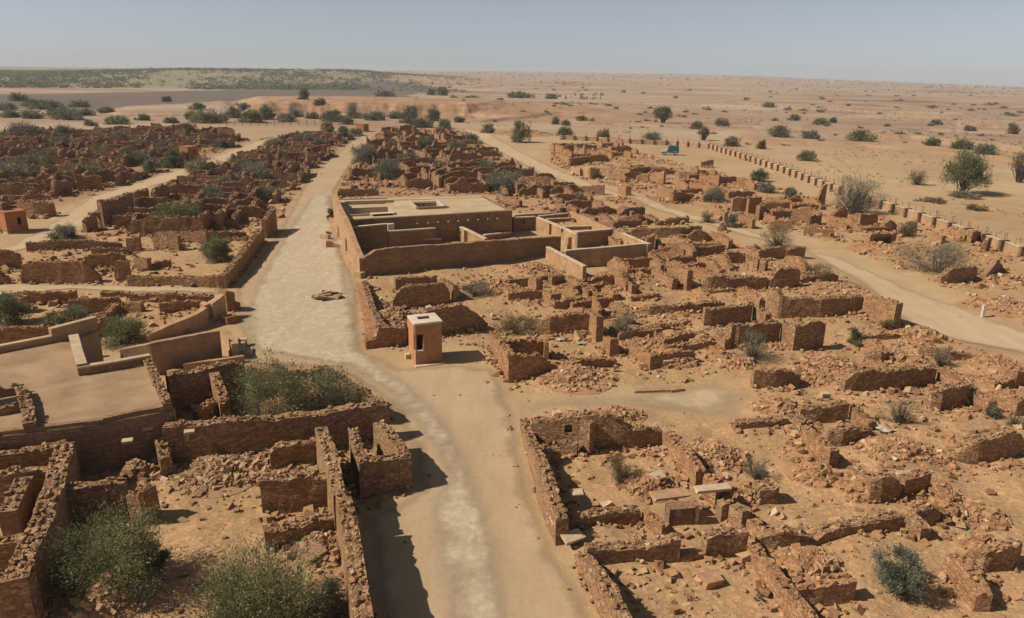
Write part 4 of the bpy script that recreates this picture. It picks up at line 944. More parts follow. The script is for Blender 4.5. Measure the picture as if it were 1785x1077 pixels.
# ------------------------------------------------------------------ boundary wall with pillars and iron frames
BW = [(976, 243), (1040, 246), (1100, 250), (1170, 253), (1236, 259), (1300, 279), (1370, 303), (1440, 330), (1530, 362), (1640, 400), (1785, 452), (1900, 495)]
bp = np.array([G(*q)[:2] for q in BW]); bz = np.hypot(np.diff(bp[:, 0]), np.diff(bp[:, 1])); bs = np.concatenate([[0], np.cumsum(bz)])
be = empty('boundary_wall', (bp[0, 0], bp[0, 1], 0), 'low boundary wall with pale coping, iron frames and evenly spaced pillars around the ruins', 'wall'); beo = np.array(be.location)
HW = 1.1
wall(np.column_stack([bp, np.full(len(bp), HW)]), be, 'mud', .3, .0, 'wall', 'R', .25, tops=False)
mb = MB()
for a, b_ in zip(bp[:-1], bp[1:]):
    d = (b_ - a) / np.linalg.norm(b_ - a); n = np.array([-d[1], d[0]]); mb.prism([a - n * .06, b_ - n * .06, b_ + n * .36, a + n * .36], HW - .02, HW + .09)
mb.build('coping', M['ec'], be, beo)
def bpt(s):
    x = np.interp(s, bs, bp[:, 0]); y = np.interp(s, bs, bp[:, 1]); i = min(len(bz) - 1, int(np.searchsorted(bs, s, 'right') - 1)); d = (bp[i + 1] - bp[i]) / bz[i]; return x, y, math.atan2(d[1], d[0])
pm = MB(); pr(pm, -.19, .19, -.42, .5, -.3, HW + .1); pr(pm, -.22, .22, -.45, .53, HW + .1, HW + .2)
fm = MB()
for dx in (-.2, .2): fm.tube((dx, .1, HW + .1), (dx, .1, HW + 1.0), .03, .03, 4)
fm.tube((-.2, .1, HW + .98), (.2, .1, HW + .98), .03, .03, 4); fm.tube((-.2, .1, HW + .5), (.2, .1, HW + .5), .02, .02, 4)
sm = MB(); sm.tube((0, .12, HW), (0, .12, HW + .85), .03, .03, 4)
protos = [pm.build('pillar', M['wood_shade'], be), fm.build('iron_frame', M['metal'], be), sm.build('iron_post', M['metal'], be)]  # pillars take a dark colour that stands in for their shaded sides
pm_uv = protos[0].data.uv_layers.new(name='UVMap')
s = 1.0; k = 0; SP = 3.4
while s < bs[-1]:
    x, y, a = bpt(s)
    ids = (0, 1) if k % 2 == 0 else (2,)
    for i in ids:
        o = protos[i] if (k < 2 and protos[i].get('used') is None) else protos[i].copy()
        if o is protos[i]: o['used'] = 1
        else: COL.objects.link(o)
        o.location = (x - beo[0], y - beo[1], 0); o.rotation_euler.z = a
    s += SP / 2; k += 1
for o in be.children:
    if 'used' in o.keys(): del o['used']
# ------------------------------------------------------------------ blue jeep
g = G(1167, 270); je = empty('jeep', (g[0], g[1], 0), 'pale blue jeep with a dark teal canvas top parked inside the boundary wall', 'jeep'); je.rotation_euler.z = R(172); je.scale = (1.12, 1.12, 1.12)
M['blue'], t_, b_ = newmat('pale_blue_paint', .5); b_.inputs['Base Color'].default_value = (.30, .42, .50, 1)
M['deepblue'], t_, b_ = newmat('deep_blue_paint', .5); b_.inputs['Base Color'].default_value = (.035, .11, .19, 1)
M['teal'], t_, b_ = newmat('teal_canvas', .85); b_.inputs['Base Color'].default_value = (.015, .085, .10, 1)
M['rubber'], t_, b_ = newmat('black_rubber', .8); b_.inputs['Base Color'].default_value = (.02, .02, .02, 1)
M['glass'], t_, b_ = newmat('dark_glass', .1); b_.inputs['Base Color'].default_value = (.05, .07, .08, 1)
mb = MB(); mb.hexa([(-1.9, -.8, .5), (.55, -.8, .5), (.55, .8, .5), (-1.9, .8, .5)], [(-1.9, -.8, 1.05), (.55, -.8, 1.05), (.55, .8, 1.05), (-1.9, .8, 1.05)])
mb.build('body', M['deepblue'], je, bevel=.05)
mb = MB(); mb.hexa([(.56, -.7, .5), (1.75, -.62, .5), (1.75, .62, .5), (.56, .7, .5)], [(.56, -.7, 1.1), (1.75, -.58, 1.0), (1.75, .58, 1.0), (.56, .7, 1.1)]); mb.build('hood', M['blue'], je, bevel=.06)
mb = MB(); mb.hexa([(-1.9, -.8, 1.06), (.35, -.8, 1.06), (.35, .8, 1.06), (-1.9, .8, 1.06)], [(-1.8, -.7, 1.95), (.2, -.7, 1.95), (.2, .7, 1.95), (-1.8, .7, 1.95)]); mb.build('canopy', M['teal'], je, bevel=.1)
mb = MB(); mb.hexa([(.38, -.72, 1.1), (.44, -.72, 1.1), (.44, .72, 1.1), (.38, .72, 1.1)], [(.24, -.68, 1.85), (.3, -.68, 1.85), (.3, .68, 1.85), (.24, .68, 1.85)]); mb.build('windscreen', M['glass'], je)
for sx in (-1.2, 1.2):
    for sy in (-1, 1):
        mb = MB(); mb.tube((sx, sy * .62, .36), (sx, sy * .84, .36), .36, .36, 16); wh = mb.build('wheel', M['rubber'], je)
        mb = MB(); mb.tube((sx, sy * .83, .36), (sx, sy * .86, .36), .18, .18, 12); mb.build('rim', M['white'], wh)
        mb = MB(); mb.hexa([(sx - .45, sy * .70 - .14, .70), (sx + .45, sy * .70 - .14, .70), (sx + .45, sy * .70 + .14, .70), (sx - .45, sy * .70 + .14, .70)], [(sx - .32, sy * .70 - .14, .82), (sx + .32, sy * .70 - .14, .82), (sx + .32, sy * .70 + .14, .82), (sx - .32, sy * .70 + .14, .82)]); mb.build('mudguard', M['blue'], je)
for sy in (-.42, .42):
    mb = MB(); mb.tube((1.73, sy, .85), (1.79, sy, .85), .1, .1, 10); mb.build('headlight', M['white'], je)
mb = MB(); pr(mb, 1.76, 1.88, -.75, .75, .5, .62); mb.build('bumper', M['metal'], je)
# ------------------------------------------------------------------ loose things
g = G(573, 520); rng = np.random.default_rng(7)
pe = empty('stone_slab_pile', (g[0], g[1], 0), 'pile of long flat stone slabs lying in the middle of the street', 'stone pile')
for k in range(13):
    mb = MB(); an = rng.uniform(-.2, .6); L_ = rng.uniform(.9, 1.9)
    tl = np.array(Matrix.Rotation(rng.uniform(-.25, .35), 3, 'Y'))
    mb.box((rng.uniform(-.8, .8), rng.uniform(-.9, .9), .12 + .12 * rng.integers(0, 3)), (L_, rng.uniform(.22, .42), rng.uniform(.12, .22)), an, tl)
    mb.build('slab', M['slab' if k % 3 else 'paleslab'], pe, bevel=.02)
g = G(1712, 554); mb = MB(); pr(mb, -.11, .11, -.11, .11, -.2, 1.0); pr(mb, -.13, .13, -.13, .13, 1.0, 1.08)
o = mb.build('marker_post', M['white'], None, bevel=.015); o.location = g; tag(o, 'short white marker post beside the dirt track at the right', 'post')
def slab(px, size, rz, tilt, mat, label, z=None, nm='stone_slab'):
    g = G(*px); z = float(gh(g[0], g[1])) if z is None else z
    mb = MB(); tl = np.array(Matrix.Rotation(tilt, 3, 'X')); mb.box((0, 0, 0), size, 0, tl)
    v = np.vstack(mb.v); rng = np.random.default_rng(int(px[0])); v = v * (1 + rng.uniform(-.14, .1, v.shape)); mb.v = [v]
    o = mb.build(nm, M[mat], None, bevel=.02); o.location = (g[0], g[1], z + size[2] * .35); o.rotation_euler.z = rz; return tag(o, label, 'stone slab')
slab((1165, 898), (1.7, .6, .12), .25, .12, 'slab', 'long reddish slab lying flat on the wall left of the doorway', 1.0)
slab((1238, 890), (1.6, .5, .15), .2, .0, 'paleslab', 'pale lintel slab laid across the standing doorway', 1.06, 'lintel_slab')
slab((1003, 893), (.6, .45, .1), .2, .1, 'paleslab', 'small pale slab on the corner of the front wall right of the street', .95)
slab((997, 953), (.9, .55, .13), .5, .25, 'paleslab', 'broad pale slab leaning at the gap in the wall right of the street', .45)
slab((972, 935), (.6, .5, .12), .2, .1, 'paleslab', 'flat pale stone capping the gap in the wall right of the street', .75)
slab((1238, 1015), (.75, .6, .4), .4, .15, 'slab', 'square orange block lying in the room at the bottom edge')
slab((547, 982), (.85, .65, .3), .9, .3, 'slab', 'large kite shaped stone on the ground in the left foreground ruin')
slab((1144, 855), (.6, .5, .35), .6, .3, 'paleslab', 'pale block lying at the foot of the lit cross wall')
slab((1585, 842), (1.1, .8, .14), .2, .35, 'paleslab', 'tilted pale slab on the rubble right of the dark hollow')
slab((1433, 722), (.5, .35, .3), .1, .1, 'paleslab', 'pale square stone set against the dark back wall right of the lane', 1.1)
slab((1135, 683), (2.2, .45, .22), .12, .1, 'slab', 'long low reddish slab lying in the pale side lane')
slab((1178, 682), (.8, .4, .3), .3, .2, 'slab', 'short reddish stone right of the long slab in the side lane')
slab((1160, 640), (.7, .5, .3), .3, .2, 'paleslab', 'pale stone on the front of the broad rubble heap')
slab((970, 728), (.45, .35, .3), .3, .2, 'paleslab', 'pale stone lying behind the wall with the small window')
slab((1350, 925), (.7, .4, .2), .3, .2, 'slab', 'reddish slab leaning on the left end of the long broken wall')
slab((300, 828), (.5, .5, .35), .3, .2, 'paleslab', 'pale boulder at the foot of the big dark wall on the left')
slab((400, 795), (.6, .2, .6), .3, .2, 'slab', 'upright reddish stone leaning on the big dark wall at left')
slab((236, 704), (.9, .25, .14), .5, .1, 'paleslab', 'thin slab lying on the flat mud roof near its front edge', RH + .02)
# trash: pale cloth and green bag
def litter(px, r, col, label, nm):
    if nm not in M:
        m, t, b = newmat(nm, .7); b.inputs['Base Color'].default_value = (*col, 1); M[nm] = m
    g = G(*px); rng = np.random.default_rng(int(px[0])); n = 12; V = [(0, 0, .16)]; Fc = []
    for k in range(n):
        a = k * 6.283 / n; q = r * rng.uniform(.5, 1.1); V.append((math.cos(a) * q, math.sin(a) * q * .7, rng.uniform(.02, .18)))
    Fc = [(0, 1 + k, 1 + (k + 1) % n) for k in range(n)]
    me = mesh_np(nm, np.array(V), Fc, M[nm]); me.modifiers.new('th', 'SOLIDIFY').thickness = .02
    me.location = (g[0], g[1], float(gh(g[0], g[1]))); tag(me, label, 'litter')
litter((1012, 601), .45, (.24, .32, .18), 'crumpled pale green plastic bag lying in the ruin right of the kiosk', 'plastic_bag')
litter((974, 596), .35, (.45, .40, .35), 'crumpled whitish rag beside the green plastic bag', 'cloth_rag')
litter((1540, 752), .75, (.44, .37, .29), 'heap of whitish rags spilled on the rubble at the right', 'rag_heap')
litter((1684, 937), .2, (.10, .32, .16), 'small green plastic scrap near the lower right wall', 'plastic_scrap')
# cluster of upright stones far out on the plain
rng = np.random.default_rng(5); proto = None
for k in range(26):
    px = rng.uniform(985, 1062); py = rng.uniform(164, 174); g = G(px, py); g = (g[0], g[1], float(gh(g[0], g[1])))
    if proto is None:
        mb = MB(); mb.hexa([(-.5, -.4, -.3), (.5, -.4, -.3), (.5, .4, -.3), (-.5, .4, -.3)], [(-.3, -.25, 2.6), (.32, -.2, 2.5), (.25, .22, 2.7), (-.28, .2, 2.4)]); o = proto = mb.build('standing_stone', M['wood_shade'])
    else: o = proto.copy(); COL.objects.link(o)
    o.location = g; o.rotation_euler.z = rng.uniform(0, 6); o.scale = (rng.uniform(.7, 1.5), rng.uniform(.7, 1.4), rng.uniform(.5, 1.2))
    tag(o, 'small dark upright shape in the loose cluster far out on the plain', 'standing stone', 'cluster of upright shapes on the plain')
# thin wire fence at the far left end of the village
fe = empty('wire_fence', tuple(G(400, 219)), 'thin wire fence on posts beyond the far left ruins', 'fence'); feo = np.array(fe.location)
proto = None; prev = None; wm = MB()
for k in range(16):
    g = G(395 + k * 14, 219.5 - k * .12); gz_ = float(gh(g[0], g[1]))
    if proto is None: mb = MB(); mb.tube((0, 0, -.2), (0, 0, 1.9), .11, .09, 5); o = proto = mb.build('fence_post', M['wood_shade'], fe)
    else: o = proto.copy(); COL.objects.link(o)
    o.location = (g[0] - feo[0], g[1] - feo[1], gz_)
    q = (g[0], g[1], gz_)
    if prev:
        for h in (.6, 1.2): wm.tube((prev[0], prev[1], prev[2] + h), (q[0], q[1], q[2] + h), .04, .04, 3)
    prev = q
wm.build('wire', M['metal'], fe, feo)
# ------------------------------------------------------------------ far quarters of the village: every ruined house its own object
def far_quarter(pxs, n, label, group, seed, mat='wall_far', hmax=2.2, reg='F', ang=.18, size=(5, 10)):
    rng = np.random.default_rng(seed); p = pxpoly(pxs); x0, y0 = p.min(0); x1, y1 = p.max(0); placed = []; tries = 0
    while len(placed) < n and tries < 6000:
        tries += 1
        c = np.array([rng.uniform(x0, x1), rng.uniform(y0, y1)])
        if not inpoly(c[:1], c[1:2], p)[0] or on_road(c[:1], c[1:2])[0]: continue
        if any(np.hypot(*(c - q)) < size[0] * 1.02 for q in placed): continue
        placed.append(c)
    for c in placed:
        W_, D_ = rng.uniform(*size), rng.uniform(*size) * .8; an = ang + rng.normal(0, .07); ca, sa = math.cos(an), math.sin(an)
        def tr(u, v): return (c[0] + u * ca - v * sa, c[1] + u * sa + v * ca)
        segs = [((-W_ / 2, -D_ / 2), (W_ / 2, -D_ / 2)), ((-W_ / 2, D_ / 2), (W_ / 2, D_ / 2)), ((-W_ / 2, D_ / 2), (-W_ / 2, -D_ / 2)), ((W_ / 2, -D_ / 2), (W_ / 2, D_ / 2))]
        u = rng.uniform(-.2, .2) * W_; segs.append(((u, D_ / 2), (u, -D_ / 2 * rng.uniform(-.2, 1))))
        if rng.random() < .6: v = rng.uniform(-.25, .25) * D_; segs.append(((-W_ / 2, v), (u, v)))
        VV, FF, UU, off = [], [], [], 0
        if size[0] < 4.5: segs = [segs[1], segs[2], segs[3]] if rng.random() < .6 else [segs[0], segs[2]]
        for a, b_ in segs:
            if size[0] >= 4.5 and rng.random() < .12: continue
            L_ = math.hypot(b_[0] - a[0], b_[1] - a[1]); m = max(3, int(L_ / .8)); tt = np.linspace(0, 1, m)
            if size[0] >= 4.5 and rng.random() < .5: cut = rng.uniform(.5, .9); tt = tt * cut if rng.random() < .5 else 1 - tt[::-1] * cut
            q = np.array([tr(a[0] + (b_[0] - a[0]) * k, a[1] + (b_[1] - a[1]) * k) for k in tt])
            hh = rng.uniform(.5, hmax) * (.62 + .5 * fbm(tt * 4 + rng.uniform(0, 99), tt * 0, 3, 3))
            hh[-1] *= rng.uniform(.3, 1); hh[0] *= rng.uniform(.3, 1)
            if size[0] >= 4.5 and rng.random() < .22: hh[int(rng.integers(0, m))] += rng.uniform(.7, 1.6)
            if on_road(q[:, 0], q[:, 1]).any(): continue
            nr_ = size[0] < 4.5; w_ = wall_arrays(np.column_stack([q, np.maximum(hh, .25)]), .5, .14 if nr_ else .15, .25 if nr_ else .55, int(rng.integers(1, 9999)), levels=3, tops=True, stone=.22 if nr_ else .3, rough=.05)
            VV.append(w_[0]); FF.append(w_[1] + off); UU.append(w_[2]); off += len(w_[0])
            WALLFOOT.append((w_[3], reg, 3. if nr_ else 1.8, .16 if nr_ else .32, .6 if nr_ else .9, .5))
        if not VV: continue
        V = np.vstack(VV); V[:, 2] += float(gh(c[0], c[1])); V[:, :2] -= c
        o = mesh_np('ruined_house', V, np.vstack(FF), M[mat], uv=np.vstack(UU)); o.location = (c[0], c[1], 0)
        tag(o, label, 'ruined house', group)
far_quarter("-80,245 60,232 330,226 440,246 330,284 150,342 60,368 -80,372", 100, 'collapsed reddish stone ruin in the packed quarter beyond the left village lane', 'ruins of the far left quarter', 1, hmax=2.5, ang=.12)
far_quarter("215,408 330,318 450,268 460,245 620,238 590,262 530,310 480,362 445,402 300,405", 66, 'crumbled stone ruin between the left village lane and the main street', 'ruins between the lane and the street', 2, hmax=2.3, reg='L', ang=.12)
far_quarter("615,262 650,238 690,228 790,228 870,285 930,340 900,352 840,336 600,338 592,325", 56, 'collapsed red stone ruin in the quarter behind the restored building', 'ruins behind the restored building', 3, hmax=2.2, reg='C', size=(5, 9), ang=.33)
far_quarter("930,300 965,312 1010,352 1060,372 1120,384 1110,398 1060,398 1000,366 950,340", 12, 'low rubble walled ruin between the restored building and the dirt track', 'low ruins near the dirt track', 4, hmax=1.7, reg='C', size=(4, 6), ang=.3)
far_quarter("960,255 1060,252 1200,290 1290,312 1430,352 1540,385 1500,405 1330,378 1170,345 1060,318 965,285", 22, 'low orange ruin fragment in the strip between the dirt track and the boundary wall', 'ruin fragments by the boundary wall', 5, hmax=2.0, reg='R', size=(4, 6), ang=.3, mat='wall_red')
far_quarter("1100,425 1200,425 1290,430 1400,450 1490,505 1330,520 1250,530 1110,545 1040,520 1130,470", 16, 'low broken wall fragment in the rubble between the enclosure and the dirt track', 'wall fragments near the enclosure', 6, hmax=1.5, reg='E', size=(3.6, 5.5), ang=.3, mat='wall_red')
far_quarter("1330,630 1460,600 1640,600 1785,640 1785,750 1640,740 1540,690 1480,650 1330,690", 4, 'low broken wall fragment in the rubble field below the dirt track', 'wall fragments below the dirt track', 7, hmax=1.1, reg='E', size=(2.6, 4), ang=.3, mat='wall_red')
far_quarter("900,520 1040,500 1060,560 1220,590 1230,640 1050,610 940,575", 8, 'low broken wall fragment behind the sunlit corner ruin', 'wall fragments behind the corner ruin', 9, hmax=1.1, reg='E', size=(2.5, 4), ang=.3, mat='wall_red')
# ------------------------------------------------------------------ fallen stones
def stones_obj(name, pos, size, mat, seed, flat=(.38, .75), bias=0.):
    rng = np.random.default_rng(seed); m = len(pos)
    v, f = stone_batch(pos, size, rng, flat=flat)
    tint = np.clip(rng.normal(.45 + bias, .24, m), 0, 1).repeat(8)
    return mesh_np(name, v, f, M[mat], attrs={'tint': tint})
for i, (x, y, r, h, n, lab) in enumerate(HEAPS):
    hx, hy, rx, ry, hh = HG[i]; rng = np.random.default_rng(900 + i); d = math.hypot(hx, hy)
    n = int(n * 2.3); a = rng.uniform(0, 6.283, n); q = np.abs(rng.normal(0, .5, n)); px_, py_ = hx + np.cos(a) * q * rx * 1.1, hy + np.sin(a) * q * ry * 1.1
    k = ~on_road(px_, py_); px_, py_ = px_[k], py_[k]; q_ = np.hypot((px_ - hx) / rx, (py_ - hy) / ry)
    s = np.clip(rng.lognormal(math.log(.17 if d < 90 else .32), .45, len(px_)), .08, .38 if d < 90 else .6)
    k = q_ < 1.02; px_, py_, s = px_[k], py_[k], s[k]
    v, f = stone_batch(np.stack([px_ - hx, py_ - hy, gh(px_, py_) + s * .12], -1), s, rng); tint = np.clip(rng.normal(.45, .24, len(s)), 0, 1).repeat(8)
    nr_, na_ = 26, 80; ra, an_ = np.meshgrid(np.linspace(0.02, 1.12, nr_), np.linspace(0, 6.2832, na_, endpoint=False), indexing='ij')
    mx, my = hx + np.cos(an_) * ra * rx * (1 + .1 * np.sin(an_ * 3)), hy + np.sin(an_) * ra * ry; mz = gh(mx, my) + .03 - .12 * (ra > 1.05)
    ii = np.arange(nr_ * na_).reshape(nr_, na_); jj = np.roll(ii, -1, 1)
    mf = np.stack([ii[:-1], ii[1:], jj[1:], jj[:-1]], -1).reshape(-1, 4)
    mv = np.stack([mx - hx, my - hy, mz], -1).reshape(-1, 3)
    o = mesh_np('rubble_heap', np.vstack([mv, v]), np.vstack([mf, f + len(mv)]), M['stone_red' if x > 850 else 'stone'], attrs={'tint': np.concatenate([np.full(len(mv), .45), tint])})
    o.location = (hx, hy, 0); tag(o, lab, 'rubble heap')
REGMAT = {'A': 'stone', 'E': 'stone_red', 'W': 'stone', 'M': 'stone_red', 'L': 'stone_far', 'F': 'stone_far', 'C': 'stone_far', 'R': 'stone_red'}
DENS = {'A': 5., 'E': 4.6, 'W': 6.5, 'M': 1.5, 'L': 1.5, 'F': 1.2, 'C': 2.2, 'R': 4.}
BASE = {'A': .15, 'E': .14, 'W': .14, 'M': .22, 'L': .25, 'F': .3, 'C': .26, 'R': .22}
NAMES = {'A': 'scattered stones', }
for ri, (reg, poly) in enumerate(RUBP.items()):
    rng = np.random.default_rng(300 + ri); x0, y0 = poly.min(0); x1, y1 = poly.max(0)
    x0, x1 = max(x0, -150), min(x1, 130); y0 = max(y0, 17)
    n = int((x1 - x0) * (y1 - y0) * DENS[reg]); X = rng.uniform(x0, x1, n); Y = rng.uniform(y0, y1, n)
    k = inpoly(X, Y, poly) & ~on_road(X, Y); X, Y = X[k], Y[k]
    den = fbm(X / 3.5, Y / 3.5, 61, 3); k = rng.random(len(X)) < np.clip((den - .38) * 4, .06, 1); X, Y = X[k], Y[k]
    s = np.clip(rng.lognormal(math.log(BASE[reg]), .6, len(X)), .06, .42 if reg in 'AEW' else .8)
    pos = [np.stack([X, Y, gh(X, Y) + s * .1], -1)]; sz = [s]
    for (info, rg, dens, bsz, spread, t) in WALLFOOT:
        if rg != reg: continue
        s_, x, y, nx, ny, hf = info; L_ = s_[-1]; m = int(L_ * dens * 4 * np.clip(hf.mean(), .4, 1.6))
        if m < 1: continue
        q = rng.uniform(0, L_, m); side = rng.random(m) < .5; off = np.abs(rng.normal(0, spread, m)) + .05
        rr = np.where(side, -off, t + off)
        X = np.interp(q, s_, x) + np.interp(q, s_, nx) * rr; Y = np.interp(q, s_, y) + np.interp(q, s_, ny) * rr
        k = ~on_road(X, Y) | (rng.random(m) < .06); X, Y, off = X[k], Y[k], off[k]
        s = np.clip(rng.lognormal(math.log(bsz * .95), .45, len(X)), .08, .9)
        pos.append(np.stack([X, Y, gh(X, Y) + s * .12 + .22 * np.exp(-off * 2.2) * rng.random(len(X))], -1)); sz.append(s)
    o = stones_obj('fallen_stones', np.vstack(pos), np.concatenate(sz), REGMAT[reg], 500 + ri); tag(o, kind='stuff')
    print('stones', reg, sum(map(len, sz)))
# a few pebbles on the verges of the street and side lane
rng = np.random.default_rng(77); X = rng.uniform(-30, 40, 9000); Y = rng.uniform(18, 120, 9000)
k = on_road(X, Y) & (rng.random(9000) < .08) & ~inpoly(X, Y, pxpoly(PAVING)); X, Y = X[k], Y[k]; s = rng.lognormal(math.log(.09), .4, len(X))
o = stones_obj('pebbles', np.stack([X, Y, gh(X, Y) + .04 + s * .1], -1), s, 'stone', 78); tag(o, kind='stuff')
# ------------------------------------------------------------------ vegetation
def leaves_mesh(rng, centers, rad, n, leaf, asp=.35, radial=.9):
    """n small leaf faces gathered round the given clump centres"""
    i = rng.integers(0, len(centers), n); k_ = rng.normal(0, 1, n) ** 2 * .35; p = centers[i] * (1 + (k_ * rng.choice([-1, 1], n) * .1)[:, None]) + rng.normal(0, 1, (n, 3)) * rad * np.array([1, 1, .75])
    p[:, 2] = np.maximum(p[:, 2], .03)
    d = rng.normal(0, .6, (n, 3)) + radial * p / (np.linalg.norm(p, axis=1)[:, None] + 1e-6); d[:, 2] += .15; d /= np.linalg.norm(d, axis=1)[:, None]
    e = np.cross(d, rng.normal(0, 1, (n, 3))); e /= np.linalg.norm(e, axis=1)[:, None] + 1e-9
    l = leaf * rng.uniform(.6, 1.4, n)[:, None]; w = l * asp
    V = np.stack([p - e * w * .5, p + d * l * .5 - e * w * .15, p + d * l, p + e * w * .5], 1).reshape(-1, 3)
    f = np.arange(n * 4).reshape(n, 4)
    cl = rng.uniform(0, 1, len(centers))[i]
    tint = np.clip(.12 + .7 * cl ** 1.5 + rng.normal(0, .16, n), 0, 1).repeat(4)
    return V, f, tint
def twig_mesh(rng, tips, base_r, r0, k=3):
    mb = MB()
    for tp in tips:
        a = np.array([rng.normal(0, base_r), rng.normal(0, base_r), -.1]); mid = a * .5 + tp * .5 + rng.normal(0, .08 * np.linalg.norm(tp), 3); mid[2] = max(.05, mid[2])
        mb.tube(a, mid, r0, r0 * .7, k); mb.tube(mid, tp, r0 * .7, r0 * .3, k)
    return mb
def bush(px, wpx, hpx, label, kind='leaf', nl=2500, group=None, name='bush', cat='bush', seed=None, dry=0., squash=1., trunk=0., on_z=None):
    """px: foot of the plant in the survey; wpx, hpx its width and height there"""
    g = G(*px); d = np.linalg.norm(g - CP); m = d / F; Rw = wpx * m / 2; Hh = hpx * m * 1.02
    z = float(gh(g[0], g[1])) if on_z is None else on_z
    rng = np.random.default_rng(seed or int(px[0] * 7 + px[1] * 13))
    e = empty(name, (g[0], g[1], z), label, cat, group)
    nc = int(np.clip(Rw * Rw * 14 + 8, 9, 70))
    c = []
    while len(c) < nc:
        q = rng.uniform(-1, 1, 3); q[2] = rng.uniform(0, 1)
        if q[0] ** 2 + q[1] ** 2 + (q[2] - .25) ** 2 * 1.1 < 1 and (q[0] ** 2 + q[1] ** 2 + q[2] ** 2 > .2): c.append(q)
    lob = 1 + .28 * np.sin(np.arctan2([q[1] for q in c], [q[0] for q in c]) * 3 + rng.uniform(0, 6))
    c = np.array(c) * np.stack([Rw * .74 * lob, Rw * .7 * squash * lob, np.full(nc, Hh * .82)], -1)
    if trunk: c[:, 2] = trunk * Hh + c[:, 2] * (1 - trunk)
    lf = max(.12, m * 3.4); nl = int(nl * 2.0)
    V, f, tn = leaves_mesh(rng, c, max(.1, min(Rw, Hh) * .135), nl, lf, .3 if dry < .5 else .16)
    mesh_np('foliage', V, f, M[kind], e, attrs={'tint': tn})
    tips = c[rng.integers(0, nc, int(34 + 90 * dry))] * rng.uniform(.6, 1.15, (int(34 + 90 * dry), 1))
    tm = twig_mesh(rng, tips, .06 * Rw + .03, max(.012, m * (.45 if not trunk else .8)))
    if trunk: tm.tube((0, 0, -.2), (rng.normal(0, .1), 0, trunk * Hh * 1.25), .09 * Hh * .5 + .05, .05 * Hh * .5, 7)
    v = np.vstack(tm.v); o = mesh_np('branches', v, tm.f, M['twig' if dry else 'bark'], e, attrs={'tint': rng.uniform(.2, .9, len(v))})
    return e
# near plants
bush((476, 730), 150, 108, 'large green thorn bush inside the walled ruin left of the street', nl=9000)
bush((568, 718), 135, 78, 'dark green bush in the street corner of the walled ruin', 'leaf_dark', nl=6500)
bush((205, 1030), 170, 110, 'big feathery green bush growing from rubble at the lower left', nl=8500)
bush((262, 1005), 60, 60, 'small dark bush in the shade right of the feathery bush', 'leaf_dark', nl=2500)
bush((455, 1105), 230, 135, 'wide yellow-green bush cut by the bottom edge at left', nl=12000)
bush((565, 1085), 90, 75, 'brownish dry shrub beside the yellow-green bush at the bottom edge', 'leaf_grey', nl=3500, dry=.5)
bush((218, 596), 78, 40, 'bright green bush against the back wall of the flat roofed house', nl=4000)
bush((128, 568), 85, 24, 'low dark shrub in the red walled yard on the left', 'leaf_dark', nl=2500)
bush((18, 570), 70, 45, 'dark green bush at the left edge in the red walled yard', 'leaf_dark', nl=3500)
bush((380, 456), 56, 40, 'green bush in the corner of the yard with pale coping', nl=3500)
bush((310, 398), 90, 50, 'wide green bush in the ruins left of the street', 'leaf', nl=4500)
bush((374, 360), 52, 34, 'greyish bush in the ruins nearest the middle of the left block', 'leaf_grey', nl=2200)
bush((115, 416), 42, 22, 'small pale bush by the lane right of the slot window kiosk', 'leaf_grey', nl=1500)
bush((352, 306), 60, 30, 'grey-green bush beside the tiny kiosk on the left lane', 'leaf_grey', nl=1800)
bush((302, 292), 34, 30, 'dark bush left of the tiny kiosk on the left lane', 'leaf_dark', nl=1500)
bush((235, 287), 50, 20, 'wide flat green bush amid the far left ruins', 'leaf_dark', nl=1500)
bush((578, 388), 12, 26, 'round dry shrub standing on the street against the restored building', 'leaf_yellow', nl=900)
bush((638, 286), 52, 36, 'grey-green bush at the street edge of the far quarter', 'leaf_grey', nl=2200)
bush((676, 310), 60, 34, 'grey bush amid the ruins behind the restored building', 'leaf_grey', nl=2000, dry=.4)
bush((878, 334), 90, 40, 'broad grey shrub in the ruins right of the restored building roof', 'leaf_grey', nl=2600, dry=.4)
bush((445, 318), 70, 34, 'grey shrub in the ruins left of the street, upper one', 'leaf_grey', nl=1800, dry=.4)
bush((462, 350), 60, 24, 'grey shrub in the ruins left of the street, lower one', 'leaf_grey', nl=1600, dry=.4)
bush((1080, 590), 62, 46, 'dry grey bush behind the thin sunlit pillar right of the kiosk', 'leaf_grey', nl=1600, dry=1)
bush((1310, 630), 80, 52, 'thorny grey bush in front of the square dark walls', 'leaf_grey', nl=1600, dry=1)
bush((1489, 600), 32, 24, 'small round green bush on bare sand near the dirt track', 'leaf_dark', nl=1600)
bush((1556, 1032), 84, 72, 'blue-green spiky bush on sand at the lower right', 'leaf_blue', nl=4500)
bush((1566, 742), 62, 50, 'dry grey bush with bare twigs on pale sand at the right', 'leaf_grey', nl=700, dry=1)
bush((1082, 848), 66, 58, 'dry straw coloured bush inside the room with the small window', 'leaf_yellow', nl=1800, dry=1)
bush((1318, 832), 46, 36, 'small dry bush on the sand right of the lit cross wall', 'leaf_grey', nl=600, dry=1)
bush((1630, 474), 120, 50, 'broad grey bush in front of the orange ruin', 'leaf_grey', nl=4000, dry=.5)
bush((1420, 492), 52, 34, 'straw coloured bush on the edge of the dirt track', 'leaf_yellow', nl=1600, dry=.6)
bush((1355, 432), 56, 46, 'pale dry bush in the middle of the dirt track verge', 'leaf_yellow', nl=1300, dry=.8)
bush((1276, 396), 28, 22, 'small pale green bush beside the triangular wall stub', 'leaf_grey', nl=800)
bush((1230, 388), 30, 20, 'dry twiggy bush on the far verge of the dirt track', 'leaf_yellow', nl=600, dry=.8)
